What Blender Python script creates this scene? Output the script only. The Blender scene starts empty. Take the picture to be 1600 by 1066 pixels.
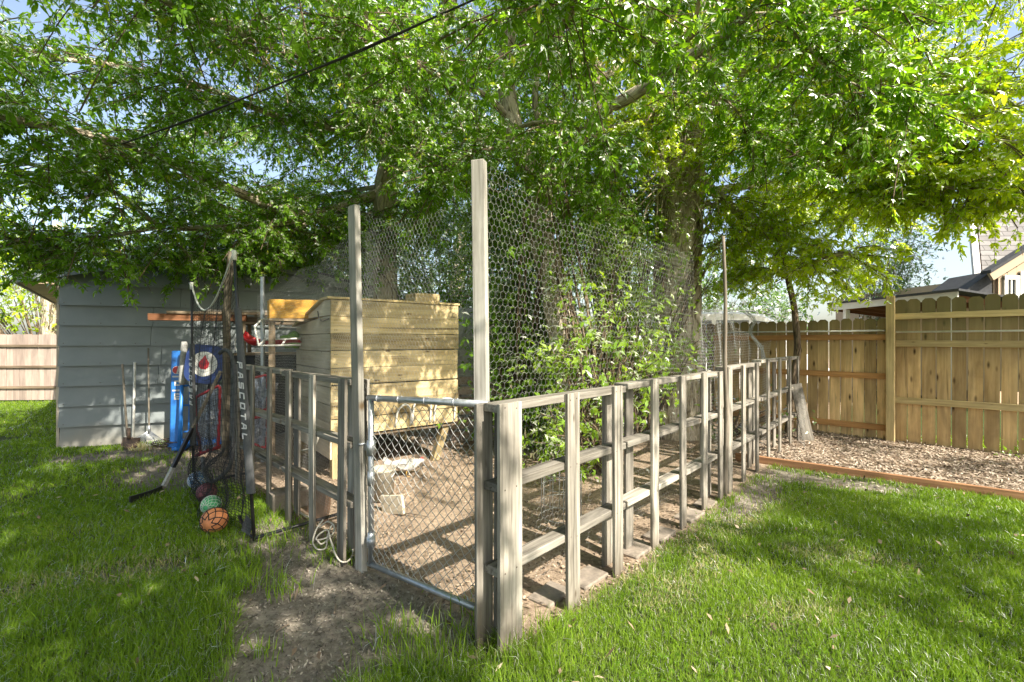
import bpy, math, random
import numpy as np
from mathutils import Vector, Matrix
R = math.radians
random.seed(7)
RNG = np.random.default_rng(11)

# ------------------------------------------------------------------ camera, sky, sun, exposure
scene = bpy.context.scene
COL = scene.collection
CAMZ, FPX = 1.5, 726.0
cam_d = bpy.data.cameras.new('camera'); cam = bpy.data.objects.new('camera', cam_d); COL.objects.link(cam)
cam.location = (0, 0, CAMZ); cam.rotation_euler = (R(90), 0, 0)
cam_d.sensor_width = 36.0; cam_d.lens = 36.0 * FPX / 1600.0
cam_d.clip_start = 0.05; cam_d.clip_end = 2000
scene.camera = cam

SUN_EL, SUN_AZ = 42.0, 135.0      # azimuth clockwise from +Y: the sun stands behind the camera's right shoulder
world = bpy.data.worlds.new('World'); scene.world = world; world.use_nodes = True
wn = world.node_tree
sky = wn.nodes.new('ShaderNodeTexSky'); sky.sky_type = 'NISHITA'; sky.sun_disc = False
sky.sun_elevation = R(SUN_EL); sky.sun_rotation = R(SUN_AZ); sky.air_density = 1.0; sky.dust_density = 2.5; sky.ozone_density = .3
bg = wn.nodes['Background']; bg.inputs['Strength'].default_value = 0.125
hs = wn.nodes.new('ShaderNodeHueSaturation'); hs.inputs['Saturation'].default_value = .88; wn.links.new(sky.outputs[0], hs.inputs['Color']); wn.links.new(hs.outputs[0], bg.inputs['Color'])
sd = bpy.data.lights.new('sun', 'SUN'); sd.energy = 5.0; sd.angle = R(0.5); sd.color = (1.0, 0.925, 0.80)
sun = bpy.data.objects.new('sun', sd); COL.objects.link(sun)
_el, _az = R(SUN_EL), R(SUN_AZ)
SUN_DIR = Vector((math.sin(_az)*math.cos(_el), math.cos(_az)*math.cos(_el), math.sin(_el)))
sun.rotation_euler = SUN_DIR.to_track_quat('Z', 'Y').to_euler()
scene.view_settings.view_transform = 'Standard'; scene.view_settings.look = 'None'
scene.view_settings.exposure = 1.3; scene.view_settings.gamma = 1.0
scene.cycles.max_bounces = 8; scene.cycles.diffuse_bounces = 4; scene.cycles.transmission_bounces = 4
scene.cycles.use_denoising = True
scene.cycles.sample_clamp_indirect = 6.0

# ------------------------------------------------------------------ helpers
def V(*a): return Vector(a)
def px(x, y, Y):                    # a place seen in the photograph at x, y, standing Y metres out
    return Vector(((x-800)/FPX*Y, Y, CAMZ-(y-533)/FPX*Y))
def gpx(x, y):                      # the same on the ground
    Y = CAMZ*FPX/(y-533); return Vector(((x-800)/FPX*Y, Y, 0))

def tag(o, label=None, cat=None, group=None, kind=None):
    if label: o['label'] = label
    if cat: o['category'] = cat
    if group: o['group'] = group
    if kind: o['kind'] = kind
    return o
def thing(name, label, cat, loc=(0, 0, 0), group=None, rotz=0):
    o = bpy.data.objects.new(name, None); COL.objects.link(o)
    o.location = loc; o.rotation_euler = (0, 0, rotz); o.empty_display_size = .1
    return tag(o, label, cat, group)
def copy_tree(o, parent=None):
    c = o.copy(); COL.objects.link(c)
    if parent: c.parent = parent
    for ch in list(o.children): copy_tree(ch, c)
    return c

def link(name, me, mats, parent=None, offset=None, bevel=0):
    o = bpy.data.objects.new(name, me); COL.objects.link(o)
    for m in (mats if isinstance(mats, (list, tuple)) else [mats]): me.materials.append(m)
    if parent is not None: o.parent = parent
    if bevel:
        b = o.modifiers.new('bevel', 'BEVEL'); b.width = bevel; b.segments = 1; b.limit_method = 'ANGLE'; b.angle_limit = R(50)
    return o

def ortho(d):
    d = d.normalized()
    a = Vector((0, 0, 1)) if abs(d.z) < .9 else Vector((1, 0, 0))
    s = d.cross(a).normalized(); u = s.cross(d).normalized()
    return d, s, u

class MB:
    """collects shapes, links them as one mesh; every vertex carries 'g' (grain coordinates) and 'rnd'"""
    def __init__(s): s.v = []; s.f = []; s.g = []; s.r = []; s.m = []; s.sm = []
    def add(s, vs, fs, gs=None, rnd=None, mi=0, smooth=False):
        o = len(s.v); s.v += [tuple(v) for v in vs]
        s.g += [tuple(g) for g in (gs if gs is not None else vs)]
        rv = random.random() if rnd is None else rnd
        s.r += [rv]*len(vs)
        for f in fs: s.f.append([i+o for i in f]); s.m.append(mi); s.sm.append(smooth)
        return s
    def board(s, p0, p1, wdir, w, t, rnd=None, mi=0, seg=1, warp=0):
        """a plank from p0 to p1 (its centre line), w wide along wdir, t thick"""
        p0, p1 = Vector(p0), Vector(p1); d = (p1-p0); L = d.length; d = d.normalized()
        wv = Vector(wdir); wv = (wv - d*wv.dot(d)).normalized(); tv = d.cross(wv).normalized()
        off = Vector((random.uniform(0, 60), random.uniform(0, 60), random.uniform(0, 60)))
        vs, gs, fs = [], [], []
        ph = random.uniform(0, 6)
        for i in range(seg+1):
            k = i/seg; c = p0.lerp(p1, k)
            wo = (math.sin(k*4+ph)*warp + random.uniform(-.3, .3)*warp) if warp else 0
            for a, b in ((-1, -1), (1, -1), (1, 1), (-1, 1)):
                vs.append(c + wv*(a*w/2+wo) + tv*(b*t/2+wo*.6)); gs.append(off+Vector((k*L, a*w/2, b*t/2)))
        for i in range(seg):
            o = i*4
            for a in range(4):
                b = (a+1) % 4; fs.append((o+a, o+b, o+4+b, o+4+a))
        fs.append((3, 2, 1, 0)); o = seg*4; fs.append((o, o+1, o+2, o+3))
        return s.add(vs, fs, gs, rnd, mi)
    def box(s, c, half, rz=0, mi=0, rnd=None):
        c = Vector(c); m = Matrix.Rotation(rz, 3, 'Z')
        ax = max(range(3), key=lambda i: half[i]); e = [Vector((0, 0, 0)) for _ in range(3)]
        for i in range(3): e[i][i] = 1; e[i] = m @ e[i]
        wi = (ax+1) % 3; 
        return s.board(c-e[ax]*half[ax], c+e[ax]*half[ax], e[wi], 2*half[wi], 2*half[3-ax-wi], rnd, mi)
    def prism(s, pts, axis, mi=0, rnd=None):
        """polygon pts (3-D, planar) pushed along axis"""
        n = len(pts); a = Vector(axis); vs = [Vector(p) for p in pts]+[Vector(p)+a for p in pts]
        nr = Vector((0, 0, 0))
        for i in range(n): nr += (vs[i]-vs[0]).cross(vs[(i+1) % n]-vs[0])
        fs = [tuple(range(n)), tuple(range(2*n-1, n-1, -1))] + [(i, i+n, (i+1) % n+n, (i+1) % n) for i in range(n)]
        if nr.dot(a) > 0: fs = [tuple(reversed(f)) for f in fs]
        return s.add(vs, fs, None, rnd, mi)
    def tube(s, pts, rad, n=8, mi=0, closed=False, caps=True, rnd=None, wob=0):
        pts = [Vector(p) for p in pts]; N = len(pts)
        rad = rad if hasattr(rad, '__len__') else [rad]*N
        vs, fs, gs = [], [], []; L = 0; prev_s = None
        go = Vector((random.uniform(0, 40),)*3)
        for i, p in enumerate(pts):
            if closed: d = pts[(i+1) % N]-pts[i-1]
            else: d = pts[min(i+1, N-1)]-pts[max(i-1, 0)]
            d = d.normalized()
            if prev_s is None: _, sv, u = ortho(d)
            else:
                sv = (prev_s - d*prev_s.dot(d))
                sv = sv.normalized() if sv.length > 1e-6 else ortho(d)[1]
                u = sv.cross(d)
            prev_s = sv
            if i: L += (p-pts[i-1]).length
            for k in range(n):
                a = 2*math.pi*k/n; r = rad[i]*(1+(random.uniform(-wob, wob) if wob else 0))
                vs.append(p + sv*(math.cos(a)*r) + u*(math.sin(a)*r))
                gs.append(go+Vector((L, math.cos(a)*rad[i], math.sin(a)*rad[i])))
        for i in range(N if closed else N-1):
            o, q = i*n, ((i+1) % N)*n
            for k in range(n): fs.append((o+k, q+k, q+(k+1) % n, o+(k+1) % n))
        if caps and not closed: fs.append(tuple(range(n))); fs.append(tuple(range((N-1)*n+n-1, (N-1)*n-1, -1)))
        return s.add(vs, fs, gs, rnd, mi, True)
    def lathe(s, prof, c=(0, 0, 0), n=24, mi=0, axis=None):
        c = Vector(c); vs, fs = [], []
        q = Vector((0, 0, 1)).rotation_difference(Vector(axis)) if axis else None
        for r, z in prof:
            for k in range(n):
                a = 2*math.pi*k/n; p = Vector((r*math.cos(a), r*math.sin(a), z))
                vs.append(c + (q @ p if q else p))
        for i in range(len(prof)-1):
            for k in range(n): fs.append((i*n+k, i*n+(k+1) % n, (i+1)*n+(k+1) % n, (i+1)*n+k))
        return s.add(vs, fs, None, None, mi, True)
    def build(s, name, mats, parent=None, bevel=0):
        me = bpy.data.meshes.new(name); me.from_pydata(s.v, [], s.f)
        a = me.attributes.new('g', 'FLOAT_VECTOR', 'POINT'); a.data.foreach_set('vector', np.array(s.g, np.float32).ravel())
        a = me.attributes.new('rnd', 'FLOAT', 'POINT'); a.data.foreach_set('value', np.array(s.r, np.float32))
        me.polygons.foreach_set('material_index', s.m); me.polygons.foreach_set('use_smooth', s.sm)
        me.update()
        return link(name, me, mats, parent, bevel=bevel)

def np_mesh(name, verts, faces, mats, parent=None, rnd=None, smooth=False):
    me = bpy.data.meshes.new(name); verts = np.asarray(verts, np.float32); faces = np.asarray(faces, np.int32)
    nf, k = faces.shape
    me.vertices.add(len(verts)); me.vertices.foreach_set('co', verts.ravel())
    me.loops.add(nf*k); me.loops.foreach_set('vertex_index', faces.ravel())
    me.polygons.add(nf); me.polygons.foreach_set('loop_start', np.arange(0, nf*k, k, dtype=np.int32))
    me.polygons.foreach_set('loop_total', np.full(nf, k, np.int32))
    if smooth: me.polygons.foreach_set('use_smooth', np.ones(nf, bool))
    if rnd is not None:
        a = me.attributes.new('rnd', 'FLOAT', 'POINT'); a.data.foreach_set('value', np.asarray(rnd, np.float32))
    me.update(calc_edges=True)
    return link(name, me, mats, parent)

def wires(name, segs, r, mats, parent=None, n=3):
    """many straight wires as thin n-sided prisms in one mesh; segs (N,2,3)"""
    segs = np.asarray(segs, np.float64); a, b = segs[:, 0], segs[:, 1]
    d = b-a; L = np.linalg.norm(d, axis=1, keepdims=True); ok = L[:, 0] > 1e-6; a, b, d, L = a[ok], b[ok], d[ok], L[ok]; d = d/L
    ref = np.where(np.abs(d[:, 2:3]) < .9, np.array([[0, 0, 1.]]), np.array([[1., 0, 0]]))
    s = np.cross(d, ref); s /= np.linalg.norm(s, axis=1, keepdims=True); u = np.cross(s, d)
    vs = []
    for p in (a, b):
        for k in range(n):
            t = 2*math.pi*k/n+.4; vs.append(p + s*(r*math.cos(t)) + u*(r*math.sin(t)))
    vs = np.stack(vs, 1); N = len(a); base = np.arange(N)[:, None]*(2*n)
    fs = np.concatenate([base+np.array([[k, (k+1) % n, n+(k+1) % n, n+k]]) for k in range(n)], 0)
    return np_mesh(name, vs.reshape(-1, 3), fs, mats, parent, rnd=np.repeat(RNG.random(N), 2*n), smooth=True)

def spline(pts, n=8):
    pts = [Vector(p) for p in pts]; out = []
    q = [pts[0]*2-pts[1]] + pts + [pts[-1]*2-pts[-2]]
    for i in range(1, len(q)-2):
        for k in range(n):
            t = k/n; a, b, c, d = q[i-1], q[i], q[i+1], q[i+2]
            out.append(.5*((2*b)+(c-a)*t+(2*a-5*b+4*c-d)*t*t+(3*b-a-3*c+d)*t**3))
    out.append(pts[-1]); return out

# value noise on the ground plane
_lat = RNG.random((64, 64))
def vn(x, y, s, seed=0):
    x = np.asarray(x)*s+seed*7.31+200; y = np.asarray(y)*s+seed*3.77+200
    xi, yi = np.floor(x).astype(int), np.floor(y).astype(int); fx, fy = x-xi, y-yi
    fx = fx*fx*(3-2*fx); fy = fy*fy*(3-2*fy)
    g = lambda a, b: _lat[(a % 64), (b % 64)]
    return (g(xi, yi)*(1-fx)+g(xi+1, yi)*fx)*(1-fy)+(g(xi, yi+1)*(1-fx)+g(xi+1, yi+1)*fx)*fy
def fbm(x, y, s, seed=0): return (vn(x, y, s, seed)+.5*vn(x, y, s*2.1, seed+1)+.25*vn(x, y, s*4.3, seed+2))/1.75

# ------------------------------------------------------------------ materials
def new_mat(name):
    m = bpy.data.materials.new(name); m.use_nodes = True; nt = m.node_tree
    return m, nt, nt.nodes['Principled BSDF'], nt.nodes.new, nt.links.new
def rgba(c): return (c[0], c[1], c[2], 1)
def ramp(N, stops):
    n = N('ShaderNodeValToRGB'); e = n.color_ramp.elements
    while len(e) < len(stops): e.new(.5)
    for i, (p, c) in enumerate(stops): e[i].position = p; e[i].color = rgba(c) if hasattr(c, '__len__') else (c, c, c, 1)
    return n
def mixc(N, L, fac, a, b, mode='MIX'):
    n = N('ShaderNodeMix'); n.data_type = 'RGBA'; n.blend_type = mode
    for k, v in ((0, fac), (6, a), (7, b)):
        if hasattr(v, 'is_linked') or isinstance(v, bpy.types.NodeSocket): L(v, n.inputs[k])
        elif hasattr(v, '__len__'): n.inputs[k].default_value = rgba(v)
        else: n.inputs[k].default_value = v
    return n.outputs[2]
def noise(N, L, vec, scale, detail=4, rough=.6, dist=0):
    n = N('ShaderNodeTexNoise'); n.inputs['Scale'].default_value = scale; n.inputs['Detail'].default_value = detail
    n.inputs['Roughness'].default_value = rough; n.inputs['Distortion'].default_value = dist
    if vec is not None: L(vec, n.inputs['Vector'])
    return n.outputs['Fac']
def bump(N, L, h, strength, dist, P):
    b = N('ShaderNodeBump'); b.inputs['Strength'].default_value = strength; b.inputs['Distance'].default_value = dist
    L(h, b.inputs['Height']); L(b.outputs[0], P.inputs['Normal'])
def attr(N, name, out='Vector'):
    a = N('ShaderNodeAttribute'); a.attribute_name = name; return a.outputs[out]
def mapping(N, L, vec, sc):
    m = N('ShaderNodeMapping'); m.inputs['Scale'].default_value = sc; L(vec, m.inputs['Vector']); return m.outputs[0]

def wood(name, light, dark, gscale=(1.6, 34, 34), vary=.35, knots=.0, stain=None, stain_z=None, rough=.85, contrast=(.3, .7), bump_s=.5, blot=.5, knot_col=(.06, .03, .012), cracks=0):
    m, nt, P, N, L = new_mat(name)
    g = attr(N, 'g')
    gr = noise(N, L, mapping(N, L, g, gscale), 1.0, 7, .62, .4)
    r1 = ramp(N, [(contrast[0], dark), (contrast[1], light)]); L(gr, r1.inputs[0])
    col = r1.outputs[0]
    lo = noise(N, L, mapping(N, L, g, (1.3, 4, 4)), 1.0, 4, .6, .6)
    r2 = ramp(N, [(.32, 1-blot*.55), (.68, 1.12)]); L(lo, r2.inputs[0])
    col = mixc(N, L, 1.0, col, r2.outputs[0], 'MULTIPLY')
    rn = attr(N, 'rnd', 'Fac'); r3 = ramp(N, [(0, 1-vary), (1, 1+vary*.45)]); L(rn, r3.inputs[0])
    col = mixc(N, L, 1.0, col, r3.outputs[0], 'MULTIPLY')
    if knots:
        vo = N('ShaderNodeTexVoronoi'); vo.inputs['Scale'].default_value = 1.0; L(mapping(N, L, g, (2.6, 8, 3)), vo.inputs['Vector'])
        kr = ramp(N, [(.06*knots, 1.0), (.2*knots, 0.0)]); L(vo.outputs['Distance'], kr.inputs[0])
        col = mixc(N, L, kr.outputs[0], col, knot_col)
    if cracks:
        ck = noise(N, L, mapping(N, L, g, (.7, 46, 46)), 1.0, 3, .5, .8); cr = ramp(N, [(.30, cracks), (.365, 0.0)]); L(ck, cr.inputs[0])
        col = mixc(N, L, cr.outputs[0], col, [c*.22 for c in dark])
    if stain:
        geo = N('ShaderNodeNewGeometry'); sx = N('ShaderNodeSeparateXYZ'); L(geo.outputs['Position'], sx.inputs[0])
        ad = N('ShaderNodeMath'); ad.operation = 'MULTIPLY_ADD'; L(lo, ad.inputs[0]); ad.inputs[1].default_value = .9; L(sx.outputs[2], ad.inputs[2])
        mr = N('ShaderNodeMapRange'); mr.inputs[1].default_value = stain_z[0]; mr.inputs[2].default_value = stain_z[1]; mr.inputs[4].default_value = stain_z[2]
        L(ad.outputs[0], mr.inputs[0])
        col = mixc(N, L, mr.outputs[0], col, stain)
    L(col, P.inputs['Base Color']); P.inputs['Roughness'].default_value = rough; P.inputs['Specular IOR Level'].default_value = .25
    bump(N, L, gr, bump_s, .004, P)
    return m
def plain(name, col, rough=.5, metal=0, vary=.12, nscale=18, bump_s=0, spec=.5):
    m, nt, P, N, L = new_mat(name)
    tc = N('ShaderNodeTexCoord'); n = noise(N, L, tc.outputs['Object'], nscale, 5, .6)
    r = ramp(N, [(.3, [c*(1-vary*1.6) for c in col]), (.7, [min(1, c*(1+vary*.6)) for c in col])]); L(n, r.inputs[0])
    L(r.outputs[0], P.inputs['Base Color']); P.inputs['Metallic'].default_value = metal; P.inputs['Specular IOR Level'].default_value = spec
    rr = ramp(N, [(.3, max(0, rough-.1)), (.7, min(1, rough+.1))]); L(n, rr.inputs[0]); L(rr.outputs[0], P.inputs['Roughness'])
    if bump_s: bump(N, L, n, bump_s, .003, P)
    return m
def leafmat(name, c0, c1, tr, gloss=.12, rough=.38, yel=None):
    m, nt, P, N, L = new_mat(name); nt.nodes.remove(P)
    rn = attr(N, 'rnd', 'Fac'); st = [(0, c0), (.9, c1)]
    st.append((.985, yel or c1))
    r = ramp(N, st); L(rn, r.inputs[0])
    d = N('ShaderNodeBsdfDiffuse'); L(r.outputs[0], d.inputs['Color'])
    t = N('ShaderNodeBsdfTranslucent'); tm = mixc(N, L, 1.0, r.outputs[0], tr, 'MULTIPLY'); L(tm, t.inputs['Color'])
    a = N('ShaderNodeAddShader'); L(d.outputs[0], a.inputs[0]); L(t.outputs[0], a.inputs[1])
    gl = N('ShaderNodeBsdfGlossy'); gl.inputs['Roughness'].default_value = rough; gl.inputs['Color'].default_value = (1, 1, .95, 1)
    lw = N('ShaderNodeFresnel'); lw.inputs['IOR'].default_value = 1.0+gloss*3.4
    mx = N('ShaderNodeMixShader'); L(lw.outputs[0], mx.inputs[0]); L(a.outputs[0], mx.inputs[1]); L(gl.outputs[0], mx.inputs[2])
    L(mx.outputs[0], nt.nodes['Material Output'].inputs['Surface'])
    return m

M = {}
M['pallet'] = wood('weathered_grey_wood', (.475, .435, .37), (.16, .14, .11), vary=.42, contrast=(.30, .66), bump_s=.9, blot=.85, knots=.45, knot_col=(.09, .07, .05), cracks=.9, stain=(.10, .08, .055), stain_z=(.68, .40, .75))
M['post'] = wood('grey_post_wood', (.50, .475, .42), (.25, .235, .195), vary=.12, blot=.8, knots=.55, knot_col=(.09, .06, .03), cracks=.8)
M['coop'] = wood('yellow_pine_planks', (.72, .585, .33), (.46, .34, .165), cracks=.7, gscale=(1.2, 22, 22), vary=.42, knots=.6, blot=.85, bump_s=.4)
M['coop_side'] = wood('shade_greyed_pine_planks', (.64, .57, .44), (.44, .38, .28), gscale=(1.2, 22, 22), vary=.2, knots=.3, blot=.4, bump_s=.4)  # same pine as the front, shade of the coop side greyed into the colour
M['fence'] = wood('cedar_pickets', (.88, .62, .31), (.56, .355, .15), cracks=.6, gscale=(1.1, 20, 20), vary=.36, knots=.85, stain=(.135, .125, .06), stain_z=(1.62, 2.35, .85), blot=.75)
M['rail_new'] = wood('orange_cedar_rail', (.60, .33, .13), (.36, .17, .06), vary=.2, knots=.4, blot=.4)
M['rail'] = wood('treated_rail', (.70, .55, .28), (.44, .32, .15), vary=.2, knots=.4, blot=.5)
M['edging'] = wood('redwood_edging', (.42, .225, .115), (.21, .105, .052), vary=.15, blot=.6)
M['oldfence'] = wood('pale_old_fence', (.47, .375, .31), (.32, .25, .205), vary=.18, blot=.5)
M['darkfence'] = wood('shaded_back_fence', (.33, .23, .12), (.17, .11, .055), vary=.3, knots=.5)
M['lumber'] = wood('stored_lumber', (.36, .28, .19), (.17, .12, .075), vary=.45, blot=.5)
M['lumber_red'] = wood('reddish_lumber', (.26, .115, .055), (.13, .055, .025), vary=.2)
M['slab'] = wood('orange_slab', (.62, .36, .07), (.36, .17, .025), gscale=(2, 12, 12), vary=.1, blot=.7)
M['handle'] = wood('tool_handle', (.33, .29, .23), (.18, .155, .12), vary=.3, gscale=(3, 60, 60))
M['wpost'] = wood('dark_round_post', (.17, .145, .105), (.055, .046, .032), vary=.1, gscale=(3, 30, 30))
M['pole'] = wood('grey_brown_pole', (.30, .255, .20), (.12, .10, .075), vary=.1, gscale=(3, 40, 40))
M['galv'] = plain('galvanised_steel', (.42, .44, .46), .42, .75, .15, 30)
M['wire'] = plain('galvanised_wire', (.45, .45, .43), .55, .3, .1, 60)
M['white_metal'] = plain('white_painted_tube', (.66, .65, .60), .45, 0, .12, 20)
M['black'] = plain('black_steel', (.018, .018, .02), .4, 0, .2, 20)
M['net'] = plain('black_netting', (.016, .016, .018), .8, 0, .2, 20)
M['sleeve'] = plain('grey_fabric_sleeve', (.075, .078, .08), .85, 0, .2, 60, .4)
M['letter'] = plain('white_lettering', (.58, .58, .58), .6, 0, .06, 30)
M['blue'] = plain('blue_plastic', (.02, .16, .52), .4, 0, .15, 10)
M['navy'] = plain('navy_board', (.018, .04, .15), .5, 0, .2, 10)
M['white'] = plain('white_plastic', (.68, .67, .62), .5, 0, .12, 10)
M['red'] = plain('red_plastic', (.48, .02, .025), .4, 0, .15, 10)
M['redfab'] = plain('red_fabric_binding', (.30, .025, .035), .8, 0, .2, 30)
M['bluenet'] = plain('blue_white_netting', (.34, .39, .48), .8, 0, .5, 25)
M['foam'] = plain('grey_grip_tape', (.36, .36, .34), .8, 0, .25, 50, .3)
M['rope'] = plain('pale_rope', (.52, .49, .41), .9, 0, .25, 90, .5)
M['tarp'] = plain('black_tarp', (.022, .023, .025), .7, 0, .4, 6, .5)
M['iron'] = plain('rusty_iron', (.11, .075, .055), .7, .3, .4, 25)
M['shed'] = plain('blue_grey_paint', (.19, .215, .218), .62, 0, .1, 3.0, .1)
def shed_paint():
    m, nt, P, N, L = new_mat('weathered_blue_grey_paint'); tc = N('ShaderNodeTexCoord').outputs['Object']
    a = noise(N, L, tc, 1.6, 5, .6); b = noise(N, L, mapping(N, L, tc, (3, 3, 40)), 1, 5, .7)
    r = ramp(N, [(.3, (.165, .19, .195)), (.7, (.215, .238, .238))]); L(a, r.inputs[0])
    k = ramp(N, [(.66, 0.), (.74, .55)]); L(b, k.inputs[0]); c = mixc(N, L, k.outputs[0], r.outputs[0], (.33, .33, .31))
    g = N('ShaderNodeNewGeometry'); sx = N('ShaderNodeSeparateXYZ'); L(g.outputs['Position'], sx.inputs[0])
    ad = N('ShaderNodeMath'); ad.operation = 'MULTIPLY_ADD'; L(a, ad.inputs[0]); ad.inputs[1].default_value = .8; L(sx.outputs[2], ad.inputs[2])
    mr = N('ShaderNodeMapRange'); mr.inputs[1].default_value = .75; mr.inputs[2].default_value = .38; mr.inputs[4].default_value = .65; L(ad.outputs[0], mr.inputs[0])
    c = mixc(N, L, mr.outputs[0], c, (.30, .26, .20)); L(c, P.inputs['Base Color']); P.inputs['Roughness'].default_value = .65; bump(N, L, b, .25, .003, P); return m
M['shed'] = shed_paint()
M['shedtrim'] = plain('pale_trim_paint', (.50, .44, .36), .7, 0, .15, 5)
M['soffit'] = wood('tan_soffit', (.78, .60, .42), (.62, .45, .30), vary=.1, blot=.3, gscale=(.8, 9, 9))
M['shingle_dark'] = plain('dark_shingles', (.05, .052, .056), .9, 0, .35, 14, .4)
M['housewall'] = plain('cream_siding', (.44, .33, .22), .75, 0, .06, 4)
M['housetrim'] = plain('white_trim', (.58, .56, .52), .6, 0, .06, 6)
M['glass'] = plain('window_glass', (.06, .08, .10), .08, 0, .2, 3)
M['vanpaint'] = plain('white_van_paint', (.68, .69, .70), .25, 0, .03, 2)
M['rubber'] = plain('black_rubber', (.02, .02, .02), .8, 0, .2, 20)
M['cable'] = plain('black_cable', (.03, .03, .032), .6, 0, .2, 20)
M['paver'] = plain('concrete_paver', (.27, .225, .18), .92, 0, .3, 14, .6)
M['terracotta'] = plain('terracotta_slab', (.40, .25, .16), .9, 0, .25, 12, .5)
M['bucket'] = plain('white_bucket', (.40, .36, .28), .6, 0, .3, 9)
M['feather'] = plain('white_feathers', (.52, .50, .46), .9, 0, .2, 40, .6)
M['beak'] = plain('yellow_beak', (.5, .3, .08), .5)
M['comb'] = plain('red_comb', (.5, .02, .02), .5)
M['soilmetal'] = plain('corrugated_metal', (.42, .43, .42), .5, .4, .3, 6)
M['vine'] = plain('dry_vine', (.34, .28, .21), .9, 0, .3, 30, .4)
M['stick'] = plain('dead_stick', (.22, .17, .12), .9, 0, .3, 30, .4)
def bark(name, light, dark):
    m, nt, P, N, L = new_mat(name)
    g = attr(N, 'g'); a = noise(N, L, mapping(N, L, g, (3.2, 17, 17)), 1.0, 6, .6, 1.2)
    b = noise(N, L, mapping(N, L, g, (9, 40, 40)), 1.0, 4, .6, .5)
    ad = N('ShaderNodeMath'); ad.operation = 'MULTIPLY_ADD'; L(b, ad.inputs[0]); ad.inputs[1].default_value = .35; L(a, ad.inputs[2])
    r = ramp(N, [(.54, dark), (.64, [x*.55+y*.45 for x, y in zip(light, dark)]), (.78, light)]); L(ad.outputs[0], r.inputs[0])
    L(r.outputs[0], P.inputs['Base Color']); P.inputs['Roughness'].default_value = .95; P.inputs['Specular IOR Level'].default_value = .15
    bump(N, L, ad.outputs[0], 1.0, .05, P)
    return m
M['bark'] = bark('furrowed_bark', (.60, .52, .40), (.19, .15, .105))
M['bark_dark'] = bark('dark_bark', (.24, .18, .12), (.055, .04, .028))
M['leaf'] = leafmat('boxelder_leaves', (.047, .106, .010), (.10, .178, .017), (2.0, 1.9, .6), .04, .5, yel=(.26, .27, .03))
M['leaf_lit'] = leafmat('sunlit_boxelder_leaves', (.115, .19, .009), (.23, .30, .016), (1.85, 1.65, .5), .04, .5, yel=(.36, .35, .04))  # lit copy of the leaf material, sunlight brightened into its colour
M['leaf_mid'] = leafmat('sucker_leaves', (.075, .15, .012), (.15, .225, .022), (1.6, 1.45, .5), .05, .5, yel=(.26, .27, .04))
M['leaf_dark'] = leafmat('dark_shrub_leaves', (.03, .065, .016), (.06, .115, .024), (1.2, 1.4, .9), .1)
M['leaf_far'] = leafmat('distant_leaves', (.06, .11, .03), (.12, .19, .05), (1.1, 1.2, .8), .1)
M['grass'] = leafmat('grass_blades', (.058, .110, .010), (.130, .198, .020), (1.15, 1.1, .55), .02, .6, yel=(.30, .27, .11))
M['clover'] = leafmat('clover_leaves', (.045, .095, .010), (.085, .15, .016), (1.0, 1.0, .6), .0, .9)
M['drygrass'] = leafmat('dry_grass_blades', (.17, .17, .07), (.34, .30, .16), (.9, .9, .7), .08, .5)
M['litter'] = None
def littermat(name, stops):
    m, nt, P, N, L = new_mat(name); rn = attr(N, 'rnd', 'Fac'); r = ramp(N, stops); r.color_ramp.interpolation = 'CONSTANT'; L(rn, r.inputs[0])
    L(r.outputs[0], P.inputs['Base Color']); P.inputs['Roughness'].default_value = .9; P.inputs['Specular IOR Level'].default_value = .2
    return m
M['litter'] = littermat('leaf_litter', [(0, (.14, .10, .065)), (.25, (.26, .19, .13)), (.55, (.38, .29, .205)), (.82, (.50, .40, .30)), (.95, (.10, .07, .05))])
M['chips'] = littermat('wood_chips', [(0, (.22, .165, .12)), (.2, (.38, .305, .235)), (.5, (.52, .435, .35)), (.72, (.26, .19, .135)), (.9, (.12, .088, .058))])
M['crumb'] = littermat('soil_crumbs', [(0, (.10, .085, .068)), (.3, (.19, .165, .135)), (.6, (.28, .245, .20)), (.85, (.38, .34, .28)), (.96, (.07, .06, .05))])

# ------------------------------------------------------------------ yard layout
A = V(-.009, 2.236, 0)                       # first board of the right run of pallets
D = V(.673, .740, 0).normalized()            # along that run
E = V(-.74, .673, 0).normalized()            # across it, into the pen
L0 = V(-1.16, 3.166, 0); LD = V(-.71, .704, 0).normalized(); LN = V(-.704, -.71, 0).normalized()   # left run, its outward normal
RN = -E                                      # outward normal of the right run
GH, GL = V(-.925, 3.05, 0), V(-.165, 2.455, 0)   # gate hinge and latch ends
BED = V(3.0, 5.67, 0); BD = V(1.76, -1.35, 0).normalized(); BN = V(.609, .793, 0).normalized()
FP = V(5.59, 6.85, 0); FD = V(.707, -.707, 0)    # fence post between the two heights, direction of the fence towards the right
SC = V(-6.33, 6.52, 0); SF = V(.93, .365, 0).normalized(); SS = V(-.64, .77, 0).normalized()   # shed corner, front, side

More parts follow.
